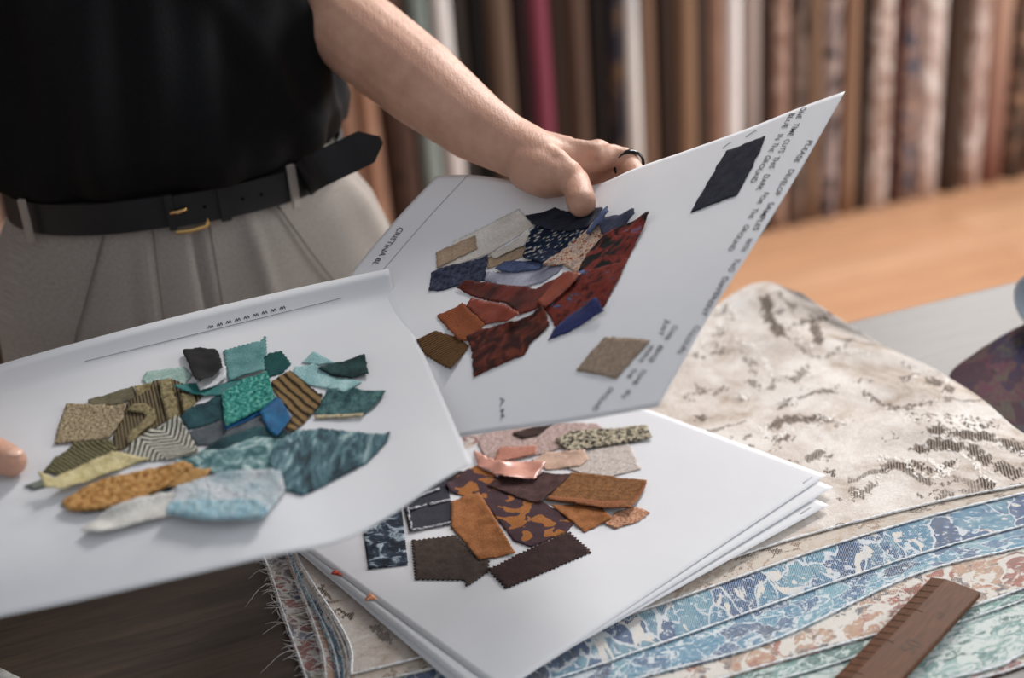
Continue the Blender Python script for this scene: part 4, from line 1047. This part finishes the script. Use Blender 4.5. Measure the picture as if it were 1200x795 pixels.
# small corner of another paper at the near left of the table
cz = TAB_Z + .001
cs = Surf([hitz(-60, 812, cz), hitz(28, 797, cz)], [hitz(-60, 770, cz), hitz(-6, 780, cz)], [hitz(-60, 812, cz), hitz(-60, 770, cz)], [hitz(28, 797, cz), hitz(-6, 780, cz)], .05, .04)
tag(link('fabric_offcut', shell(cs, 24, 14, .0009), two('grey_offcut', C(150, 148, 142), C(190, 188, 182), scale=120)), 'grey white cloth offcut lying alone on the bare table wood', 'fabric')

# ------------------------------------------------------------------ wooden ruler
def ruler():
    m = Mat('ruler_wood', .62, .2)
    v = m.uv(); st = m.n('Mapping', {0: v, 'Scale': (8, 90, 1)}).outputs[0]
    m.color(m.ramp(m.noise(st, 5, 5, .6, .6), [(.3, C(68, 38, 19)), (.7, C(96, 57, 30))]))
    z = TAB_Z + .0165
    A = hitz(1092, 672, z); Bq = hitz(1148, 691, z + .004); D = hitz(962, 806, z); 
    ax = D - A; L = .36; ax = np.array([ax[0], ax[1], 0]); ax /= np.linalg.norm(ax)
    sd = np.cross(UPV, ax); wd = abs((Bq - A) @ sd); sg = np.sign((Bq - A) @ sd); sd = sd * sg
    th = .006
    root = empty('wooden_ruler', tuple(A + ax * L / 2))
    def pt(a, b, c): return A + ax * a + sd * b + UPV * (c - th)
    prof = [(0, 0.0), (0, .0016), (wd * .30, th), (wd * .985, th), (wd, th * .85), (wd, 0)]
    V, F, uv = [], [], []
    st_ = [(0.0, .0), (.0015, .0)] + [(x, 0) for x in np.linspace(.01, L, 12)]
    for (a, _) in st_:
        for (b, c) in prof:
            V.append(pt(a, b, c * (.9 if a == 0 else 1))); uv.append((a, b))
    n = len(prof)
    for k in range(len(st_) - 1):
        for j in range(n):
            q = (j + 1) % n; F.append((k * n + j, k * n + q, (k + 1) * n + q, (k + 1) * n + j))
    F.append(tuple(range(n))[::-1]); F.append(tuple((len(st_) - 1) * n + j for j in range(n)))
    me = mesh_from(V, F, uv); bm = bmesh.new(); bm.from_mesh(me); bmesh.ops.recalc_face_normals(bm, faces=bm.faces); bm.to_mesh(me); bm.free()
    link('ruler_body', me, m.m, root, False)
    ink = plain('ruler_print', C(62, 40, 26), .6, .2)
    def topz(b): return .0016 + (th - .0016) * min(1, b / (wd * .30))
    for k in range(1, 30):
        a = .004 + k * .0100; ln = wd * (.42 if k % 5 == 0 else .30)
        bs = [0.001, wd * .30, ln]
        tube('graduation', [pt(a, b, topz(b) + .00012) for b in bs if b <= ln], .00032, ink, root, 4)
    def num(txt, a, b, size):
        cu = bpy.data.curves.new('t', 'FONT'); cu.body = txt; cu.size = 1; cu.align_x = 'CENTER'; cu.resolution_u = 3
        to = bpy.data.objects.new('t', cu); col.objects.link(to); dg = bpy.context.evaluated_depsgraph_get()
        me = to.evaluated_get(dg).to_mesh(); V = [tuple(v.co) for v in me.vertices]; Fc = [tuple(p.vertices) for p in me.polygons]
        to.evaluated_get(dg).to_mesh_clear(); bpy.data.objects.remove(to); bpy.data.curves.remove(cu)
        W_ = [pt(a - x * size, b - y * size, th + .00015) for x, y, _ in V]
        link('number', mesh_from(W_, Fc), ink, root, False)
    num('60', .050, wd * .80, .010); num('50', .100, wd * .86, .019); num('40', .2, wd * .82, .019)
    tag(root, 'worn brown wooden ruler with black numbers lying on the green jacquard', 'ruler')
ruler()

# ------------------------------------------------------------------ person behind the table
def skin_mat():
    m = Mat('skin', .5, .35)
    v = m.uv(coord='Object')
    n1 = m.noise(v, 16, 4, .6); n2 = m.noise(v, 70, 4, .6)
    c = m.ramp(m.math('ADD', m.math('MULTIPLY', n1, .7), m.math('MULTIPLY', n2, .3)),
               [(.30, C(168, 124, 103)), (.5, C(186, 141, 120)), (.72, C(200, 155, 134))])
    m.color(c)
    m.p.inputs['Subsurface Weight'].default_value = .06
    m.p.inputs['Subsurface Radius'].default_value = (.008, .003, .002)
    cr = m.noise(m.n('Mapping', {0: v, 'Rotation': (0, 0, .7), 'Scale': (3, 1, 1)}).outputs[0], 90, 5, .65)
    m.bump(m.math('ADD', cr, m.math('MULTIPLY', m.noise(v, 420, 3), .5)), .0011, .6)
    return m.m
skin = skin_mat()
def cap_vf(p0, p1, r0, r1, seg=20):
    """rounded, tapered limb piece"""
    p0 = np.asarray(p0, float); p1 = np.asarray(p1, float)
    d = p1 - p0; L = np.linalg.norm(d); d = d / (L + 1e-9)
    pts, rad = [], []
    for a in np.linspace(-90, 0, 7)[1:]:
        t = math.radians(a); pts.append(p0 + d * r0 * math.sin(t)); rad.append(r0 * math.cos(t))
    for k in (.33, .67): pts.append(p0 + d * L * k); rad.append(r0 + (r1 - r0) * k)
    for a in np.linspace(0, 90, 7)[:-1]:
        t = math.radians(a); pts.append(p1 + d * r1 * math.sin(t)); rad.append(r1 * math.cos(t))
    return tube_vf(pts, rad, seg)
def chain_vf(l):
    return [cap_vf(l[k][0], l[k + 1][0], l[k][1], l[k + 1][1]) for k in range(len(l) - 1)]
def ell_vf(c, ax, ra, seg=24):
    """ellipsoid with axes ax (3 rows) and radii ra"""
    V, F = [], []; n = 14
    for i in range(1, n):
        t = math.pi * i / n
        for j in range(seg):
            p = 2 * math.pi * j / seg
            q = np.array([math.sin(t) * math.cos(p) * ra[0], math.sin(t) * math.sin(p) * ra[1], math.cos(t) * ra[2]])
            V.append(np.asarray(c) + q @ np.asarray(ax))
    top = len(V); V.append(np.asarray(c) + np.array([0, 0, ra[2]]) @ np.asarray(ax)); V.append(np.asarray(c) - np.array([0, 0, ra[2]]) @ np.asarray(ax))
    for i in range(n - 2):
        for j in range(seg):
            q = (j + 1) % seg; F.append((i * seg + j, (i + 1) * seg + j, (i + 1) * seg + q, i * seg + q))
    for j in range(seg):
        q = (j + 1) % seg; F.append((top, j, q)); F.append((top + 1, (n - 2) * seg + q, (n - 2) * seg + j))
    return np.array(V), F
BC = np.array([-.362, 1.540, 0.0])                    # body axis on the floor
BX = np.array([math.cos(.26), math.sin(.26), 0]); BY = np.array([-math.sin(.26), math.cos(.26), 0])   # across, backwards
def bp(x, y, z): return BC + BX * x + BY * y + UPV * z
person = empty('person', tuple(BC))
EYE = np.eye(3); BAX = np.array([BX, BY, UPV])

parts = []
# trunk, neck and head
parts += [ell_vf(bp(0, 0, 1.02), BAX, (.165, .105, .20)), ell_vf(bp(0, 0, 1.28), BAX, (.165, .10, .24)), ell_vf(bp(0, .005, 1.44), BAX, (.175, .095, .14))]
parts += chain_vf([(bp(0, .0, 1.50), .062), (bp(0, -.01, 1.64), .054)])
hc = bp(0, -.03, 1.76)
parts += [ell_vf(hc, BAX, (.074, .094, .108)), ell_vf(hc + BY * -.03 - UPV * .045, BAX, (.056, .062, .072)),
          ell_vf(hc + BY * -.098 - UPV * .02, BAX, (.012, .016, .024)), ell_vf(hc + BX * .075, BAX, (.010, .018, .030)), ell_vf(hc - BX * .075, BAX, (.010, .018, .030))]
# arm on the right side of the picture
sh = bp(.175, .01, 1.50); el = P(382, 10, 1.535)
parts += chain_vf([(bp(.12, .01, 1.48), .062), (sh, .056), ((sh + el) / 2, .049), (el, .0455)])
fore = [(el, .0455), (P(432, 50, 1.50), .0475), (P(495, 99, 1.455), .0445), (P(556, 147, 1.415), .0360), (P(600, 173, 1.388), .0285), (P(632, 188, 1.365), .0262)]
parts += chain_vf(fore)
parts += chain_vf([(P(585, 150, 1.41), .020), (P(632, 172, 1.385), .017), (P(664, 175, 1.375), .013)])       # outer wrist bone and back of the hand
# palm
idx = P(699, 186, 1.372); mid = P(707, 199, 1.392); rng_ = P(702, 208, 1.410); pky = P(694, 217, 1.424)
wr = P(632, 190, 1.368)
for q, r in ((idx, .0150), (mid, .0150), (rng_, .0140), (pky, .0125)):
    parts += chain_vf([(wr, .0235), ((wr + q) / 2, .0195), (q, r)])
# ball of the thumb and thumb, lying on the front of the sheet
def above(surf, x, y, lift):
    u, v = surf.inv(np.array([[x, y]], float)); p = surf.at(u, v)[0]; n = surf.nrm(u, v)[0]
    if n @ (CO - p) < 0: n = -n
    return p + n * lift
t_tip = above(SC, 690, 251, .0138); t_ip = above(SC, 684, 232, .0195); 
t_mcp = P(664, 206, 1.336)
parts += chain_vf([(P(624, 196, 1.362), .0250), (P(640, 204, 1.348), .0235), (P(652, 207, 1.340), .0200), (t_mcp, .0162), (t_ip, .0132), (t_tip, .0140)])
parts += chain_vf([(P(636, 178, 1.352), .0100), (P(655, 187, 1.338), .0098), (P(668, 203, 1.330), .0100)])   # thumb tendon ridge
parts += chain_vf([(P(632, 165, 1.380), .0085), (P(668, 172, 1.366), .0085), (P(698, 178, 1.360), .0100)])   # tendon to the index knuckle
parts += chain_vf([(P(700, 177, 1.366), .0118), (P(703, 178, 1.366), .0118)]) + chain_vf([(P(731, 184, 1.372), .0098), (P(736, 187, 1.372), .0098)])   # knuckles
# fingers: over the top edge and down behind the sheet
def behind(x, y, lift):
    u, v = SC.inv(np.array([[x, y]], float)); p = SC.at(u, v)[0]; n = SC.nrm(u, v)[0]
    if n @ (CO - p) < 0: n = -n
    return p - n * lift
i_pip = P(735, 190, 1.378); 
parts += chain_vf([(idx, .0150), (P(718, 184, 1.375), .0125), (i_pip, .0112), (behind(752, 215, .016), .0100), (behind(742, 238, .012), .0088)])
parts += chain_vf([(mid, .0150), (P(724, 207, 1.390), .0118), (behind(738, 216, .028), .0108), (behind(738, 240, .018), .0098), (behind(722, 258, .012), .0086)])
parts += chain_vf([(rng_, .0140), (behind(722, 222, .042), .0115), (behind(724, 248, .022), .0098), (behind(706, 264, .012), .0084)])
parts += chain_vf([(pky, .0125), (behind(706, 234, .046), .0098), (behind(704, 254, .026), .0086), (behind(690, 268, .011), .0074)])
# arm on the left side of the picture (mostly outside it); thumb on the front of the sheet, fingers below
l_tip = above(SL, 19, 556, .0135); l_ip = above(SL, -8, 547, .0175); l_mcp = above(SL, -40, 534, .023)
def below(x, y, lift):
    return above(SL, x, y, -lift)
l_wr = P(-128, 520, 1.22); l_el = bp(-.34, -.13, 1.20); l_sh = bp(-.175, .01, 1.50)
parts += chain_vf([(bp(-.12, .01, 1.48), .062), (l_sh, .056), ((l_sh + l_el) / 2, .050), (l_el, .046), ((l_el * .6 + l_wr * .4), .045), (l_wr, .029)])
parts += chain_vf([(l_wr, .027), (P(-80, 518, 1.185), .023), (l_mcp, .0175), (l_ip, .0142), (l_tip, .0128)])
kn = [below(-50, 500, .030), below(-48, 520, .032), below(-46, 545, .032), below(-44, 570, .030)]
tp = [below(16, 500, .0105), below(22, 525, .0105), below(20, 552, .0105), below(6, 578, .0100)]
for k in range(4):
    mdl = (kn[k] + tp[k]) / 2 - UPV * .010
    parts += chain_vf([(l_wr, .022), ((l_wr + kn[k]) / 2, .019), (kn[k], .0145), (mdl, .0110), (tp[k], .0092)])
V, F = join_vf(parts)
tmp = link('body', mesh_from(V, F), None, None)
rm = tmp.modifiers.new('r', 'REMESH'); rm.mode = 'VOXEL'; rm.voxel_size = .0026; rm.adaptivity = 0
sm = tmp.modifiers.new('s', 'SMOOTH'); sm.factor = .5; sm.iterations = 3
dg = bpy.context.evaluated_depsgraph_get()
bme = bpy.data.meshes.new_from_object(tmp.evaluated_get(dg))
bpy.data.objects.remove(tmp)
bme.materials.clear()
link('body', bme, skin, person)
# thumb nails
nail = plain('nail', C(206, 166, 146), .3, .5)
def thumb_nail(tip, ip, up):
    ax = tip - ip; ax /= np.linalg.norm(ax); up = up - ax * (up @ ax); up /= np.linalg.norm(up); sd = np.cross(ax, up)
    v, f = ell_vf(tip + ax * .003 + up * .0098, np.array([ax, sd, up]), (.0075, .0066, .0022), 18)
    link('thumb_nail', mesh_from(v, f), nail, person)
thumb_nail(l_tip, l_ip, (CO - l_tip) * .3 + UPV * 1.0 + BY * .5)
# finger ring
def ring():
    c = P(735, 199, 1.380); ax = behind(752, 222, .016) - i_pip; ax /= np.linalg.norm(ax)
    n = np.cross(ax, UPV); n /= np.linalg.norm(n); b = np.cross(ax, n)
    t = np.linspace(0, 2 * np.pi, 49)
    pts = i_pip + ax * .006 + .0134 * (np.cos(t)[:, None] * n + np.sin(t)[:, None] * b)
    V, F = [], []
    prof = [(-.0035, 0), (-.0035, .0016), (0, .0024), (.0035, .0016), (.0035, 0)]
    for k in range(48):
        rd = pts[k] - (i_pip + ax * .006); rd /= np.linalg.norm(rd)
        for (a, h) in prof: V.append(pts[k] + ax * a + rd * h)
    for k in range(48):
        q = (k + 1) % 48
        for j in range(5):
            i = (j + 1) % 5; F.append((k * 5 + j, q * 5 + j, q * 5 + i, k * 5 + i))
    o = link('finger_ring', mesh_from(V, F), plain('ring_metal', C(40, 40, 42), .15, .6, .9), person); o['label'] = 'dark polished metal ring'
ring()
# hair
v, f = ell_vf(hc + BY * .018 + UPV * .022, BAX, (.082, .092, .104))
link('hair', mesh_from(v, f), plain('hair', C(58, 44, 36), .6, .3, var=.3, vscale=200, bump=.002), person)

# --- clothes: rings of points around the body axis
def loft(rings, seg, closed_ends=True):
    """rings: list of (seg,3) arrays"""
    n = len(rings); V = np.vstack(rings); F = []
    for i in range(n - 1):
        for j in range(seg):
            q = (j + 1) % seg; F.append((i * seg + j, i * seg + q, (i + 1) * seg + q, (i + 1) * seg + j))
    if closed_ends:
        F.append(tuple(range(seg))[::-1]); F.append(tuple((n - 1) * seg + j for j in range(seg)))
    return V, F
def sup(a, hw, hd, p=2.4):
    c, s = np.cos(a), np.sin(a)
    r = (np.abs(c / hw) ** p + np.abs(s / hd) ** p) ** (-1 / p)
    return r * c, r * s
SEG = 220
AN = np.linspace(0, 2 * np.pi, SEG, endpoint=False)     # 0 = picture right, -pi/2 = towards the camera
BELT_Z = 1.118
def key(z, tab):
    zs = [t[0] for t in tab]
    return [np.interp(z, zs, [t[k] for t in tab]) for k in range(1, len(tab[0]))]
shirt_tab = [(BELT_Z - .02, .172, .126, 0), (BELT_Z + .016, .178, .134, .2), (BELT_Z + .034, .190, .152, 1), (BELT_Z + .060, .196, .160, 1), (BELT_Z + .10, .190, .156, .9), (1.30, .178, .144, .8), (1.40, .184, .134, .7),
             (1.48, .196, .122, .5), (1.53, .180, .104, .2), (1.56, .130, .085, .05), (1.58, .080, .070, 0)]
rings = []
for z in np.concatenate([np.linspace(BELT_Z - .02, BELT_Z + .12, 36), np.linspace(BELT_Z + .128, 1.58, 50)]):
    hw, hd, k = key(z, shirt_tab)
    x, y = sup(AN, hw, hd, 2.3)
    t = z - BELT_Z
    fold = (.0075 * np.sin(AN * 9 + 6 * t + 1.0) * np.exp(-((t - .10) / .16) ** 2) + .0045 * np.sin(AN * 17 - 14 * t) + .006 * np.sin(AN * 4 + t * 20)
            + .012 * np.exp(-((((AN + .62 + t * 2.2 + np.pi) % (2 * np.pi)) - np.pi) / .10) ** 2) * np.clip(t / .05, 0, 1)
            + .014 * np.exp(-((((AN + .30 + t * 1.6 + np.pi) % (2 * np.pi)) - np.pi) / .09) ** 2) * np.clip(t / .05, 0, 1)) * k
    sag = -.014 * k * np.exp(-((t - .045) / .03) ** 2) * (1 + np.sin(AN * 5 + 1.2)) * .5
    rr = 1 + fold / np.hypot(x, y)
    rings.append(np.stack([bp(0, 0, 0)[0] + BX[0] * x * rr + BY[0] * y * rr, bp(0, 0, 0)[1] + BX[1] * x * rr + BY[1] * y * rr, np.full(SEG, z) + sag], -1))
black_knit = plain('black_jersey_knit', C(11, 11, 13), .8, .15, var=.2, vscale=300, bump=.0006)
v, f = loft(rings, SEG)
shirt = link('t_shirt', mesh_from(v, f), black_knit, person); shirt['label'] = 'black jersey t-shirt bloused over the belt'
for s_, a_, b_ in ((1, sh, el), (-1, l_sh, l_el)):
    st = bp(.10 * s_, .01, 1.49); 
    pts = spline([st, a_ + UPV * .006, a_ * .45 + b_ * .55], 16)
    sl_v, sl_f = tube_vf(pts, np.interp(np.linspace(0, 1, 16), [0, .35, 1], [.085, .078, .066]), 30)
    link('sleeve', mesh_from(sl_v, sl_f), black_knit, shirt)
# trousers
tr_tab = [(.62, .19, .12), (.80, .222, .140), (.92, .234, .150), (1.00, .230, .148), (1.06, .210, .140), (BELT_Z - .012, .183, .132), (BELT_Z + .022, .179, .130)]
trouser_m = two('taupe_twill', C(142, 134, 127), C(156, 148, 141), scale=300, relief=.0004, grain=.10)
rings = []
for z in np.linspace(.62, BELT_Z + .022, 60):
    hw, hd = key(z, tr_tab); x, y = sup(AN, hw, hd, 2.3)
    t = BELT_Z - z
    w = lambda c, s: np.exp(-((((AN - c + np.pi) % (2 * np.pi)) - np.pi) / s) ** 2)
    fold = np.clip(t / .05, 0, 1) * (.004 * w(-1.15 + t * .25, .05) + .004 * w(-1.95 - t * .2, .05) + .010 * w(-.35 + t * .5, .10) + .007 * w(-.1 - t * .6, .08) + .0016 * np.sin(AN * 11 + t * 9) - .006 * w(-1.57, .03))
    rr = 1 + fold / np.hypot(x, y)
    rings.append(np.stack([BC[0] + BX[0] * x * rr + BY[0] * y * rr, BC[1] + BX[1] * x * rr + BY[1] * y * rr, np.full(SEG, z)], -1))
v1, f1 = loft(rings, SEG)
legs = []
for s_ in (-1, 1):
    legs.append(tube_vf([bp(.098 * s_, 0, .72), bp(.102 * s_, 0, .5), bp(.108 * s_, .01, .28), bp(.11 * s_, .01, .07)], [.108, .095, .085, .080], 30))
v, f = join_vf([(v1, f1)] + legs)
tro = link('trousers', mesh_from(v, f, np.stack([v[:, 0] + v[:, 1], v[:, 2]], -1)), trouser_m, person); tro['label'] = 'light taupe pleated trousers'
shoe_m = plain('shoe_leather', C(50, 40, 34), .5, .4)
for s_ in (-1, 1):
    v, f = ell_vf(bp(.11 * s_, -.06, .045), BAX, (.045, .135, .044)); link('shoe', mesh_from(v, f), shoe_m, person)
def waist(a, z, off=0.0, tab=tr_tab):
    hw, hd = key(z, tab)[:2]; x, y = sup(np.asarray(a, float), hw + off, hd + off, 2.3)
    return BC + BX * x[..., None] + BY * y[..., None] + UPV * np.asarray(z)[..., None] if np.ndim(z) else np.stack([BC[0] + BX[0] * x + BY[0] * y, BC[1] + BX[1] * x + BY[1] * y, np.zeros_like(x) + z], -1)
seam_m = plain('seam_thread', C(104, 96, 90), .8, .2)
for a0, a1, z1 in ((-1.44, -1.50, .88), (-.93, -.62, .94), (-2.2, -2.5, .94), (-1.86, -1.9, .88)):
    zz = np.linspace(BELT_Z - .02, z1, 24); aa = np.linspace(a0, a1, 24)
    tube('seam', np.array([waist(np.array([a]), z, .0035)[0] for a, z in zip(aa, zz)]), .0011, seam_m, tro, 5)
# belt
belt_m = plain('black_leather', C(24, 24, 27), .5, .35, var=.15, vscale=120, bump=.0004)
BH = .0185
def strap(a0, a1, off, bh, n, mat, name, parent, z=BELT_Z, th=.003):
    aa = np.linspace(a0, a1, n)
    inn = [(z - bh, off), (z - bh + .0012, off + th), (z + bh - .0012, off + th), (z + bh, off)]
    V = np.stack([waist(aa, zz, o) for zz, o in inn], 1); F = []
    # cross-section offsets use the waist size at belt height so the strap stays upright
    ref = key(BELT_Z, tr_tab)
    V = []
    for a in aa:
        for zz, o in inn:
            x, y = sup(np.array([a]), ref[0] + o, ref[1] + o, 2.3); V.append(BC + BX * x[0] + BY * y[0] + UPV * zz)
    m_ = 4
    for k in range(n - 1):
        for j in range(m_):
            q = (j + 1) % m_; F.append((k * m_ + j, (k + 1) * m_ + j, (k + 1) * m_ + q, k * m_ + q))
    F.append((0, 1, 2, 3)); F.append(tuple((n - 1) * m_ + j for j in (3, 2, 1, 0)))
    me = mesh_from(V, F); bm = bmesh.new(); bm.from_mesh(me); bmesh.ops.recalc_face_normals(bm, faces=bm.faces); bm.to_mesh(me); bm.free()
    return link(name, me, mat, parent, False)
AB = -1.66                                            # angle of the buckle
belt = strap(AB - .02, AB - 2 * np.pi + .45, .006, BH, 160, belt_m, 'belt', person); belt['label'] = 'black leather belt with gold buckle'
strap(AB - .05, AB + .95, .0105, BH, 60, belt_m, 'belt_overlap', belt)
# loose belt end sticking out at the side
def belt_tail():
    A0 = P(372, 200, 1.485); A1 = P(446, 164, 1.465)
    ax = A1 - A0; L = np.linalg.norm(ax); ax /= L
    up = UPV - ax * (UPV @ ax); up /= np.linalg.norm(up); nr = np.cross(ax, up)
    prev = waist(np.array([AB + .90]), BELT_Z, .012)[0]
    cs_ = spline([prev, A0 - ax * .004, A0 + ax * L * .5, A1], 26)
    hs = np.full(26, BH); 
    d_end = np.linalg.norm(cs_ - cs_[-1], axis=1); hs = np.minimum(BH, .004 + d_end * .85)
    V, F = [], []
    for c, h in zip(cs_, hs):
        V += [c - up * h - nr * .0014, c - up * h + nr * .0014, c + up * h + nr * .0014, c + up * h - nr * .0014]
    for k in range(25):
        for j in range(4):
            q = (j + 1) % 4; F.append((k * 4 + j, (k + 1) * 4 + j, (k + 1) * 4 + q, k * 4 + q))
    F.append((0, 1, 2, 3)); F.append((103, 102, 101, 100))
    me = mesh_from(V, F); bm = bmesh.new(); bm.from_mesh(me); bmesh.ops.recalc_face_normals(bm, faces=bm.faces); bm.to_mesh(me); bm.free()
    link('belt_end', me, belt_m, belt, False)
belt_tail()
gold = plain('buckle_gold', C(206, 168, 110), .28, .5, 1.0)
strap(AB + .30, AB + .37, .0135, BH + .0022, 8, belt_m, 'belt_keeper', belt)
strap(AB - .07, AB - .015, .0125, BH + .0022, 8, belt_m, 'belt_fold', belt)
def on_belt(a, z, off):
    ref = key(BELT_Z, tr_tab); x, y = sup(np.array([a]), ref[0] + off, ref[1] + off, 2.3)
    return BC + BX * x[0] + BY * y[0] + UPV * z
tube('buckle_prong', [on_belt(AB - .045, BELT_Z + .001, .017), on_belt(AB + .01, BELT_Z + .001, .0185), on_belt(AB + .075, BELT_Z + .003, .0165)], .0022, gold, belt, 8)
fr = [on_belt(AB - .03, BELT_Z - BH - .004, .013), on_belt(AB + .06, BELT_Z - BH - .0045, .0140), on_belt(AB + .15, BELT_Z - BH - .0035, .0130), on_belt(AB + .20, BELT_Z - BH - .001, .012), on_belt(AB + .215, BELT_Z, .0095)]
tube('buckle_frame', spline(fr, 50), .0024, gold, belt, 8)
hole_m = plain('belt_hole', C(6, 6, 7), .9, .05)
for a in (.20, .47, .60):
    c = on_belt(AB + a, BELT_Z, .0136); c2 = on_belt(AB + a, BELT_Z, .0139)
    tube('belt_hole', [c, c2], .0018, hole_m, belt, 12)
for a in (AB - .98, AB + .78, AB + 2.2, AB - 2.2):
    strap(a, a + .045, .0165, BH + .006, 6, trouser_m, 'belt_loop', tro)
tag(person, 'person in black t-shirt and taupe trousers holding two swatch sheets across the table', 'person')
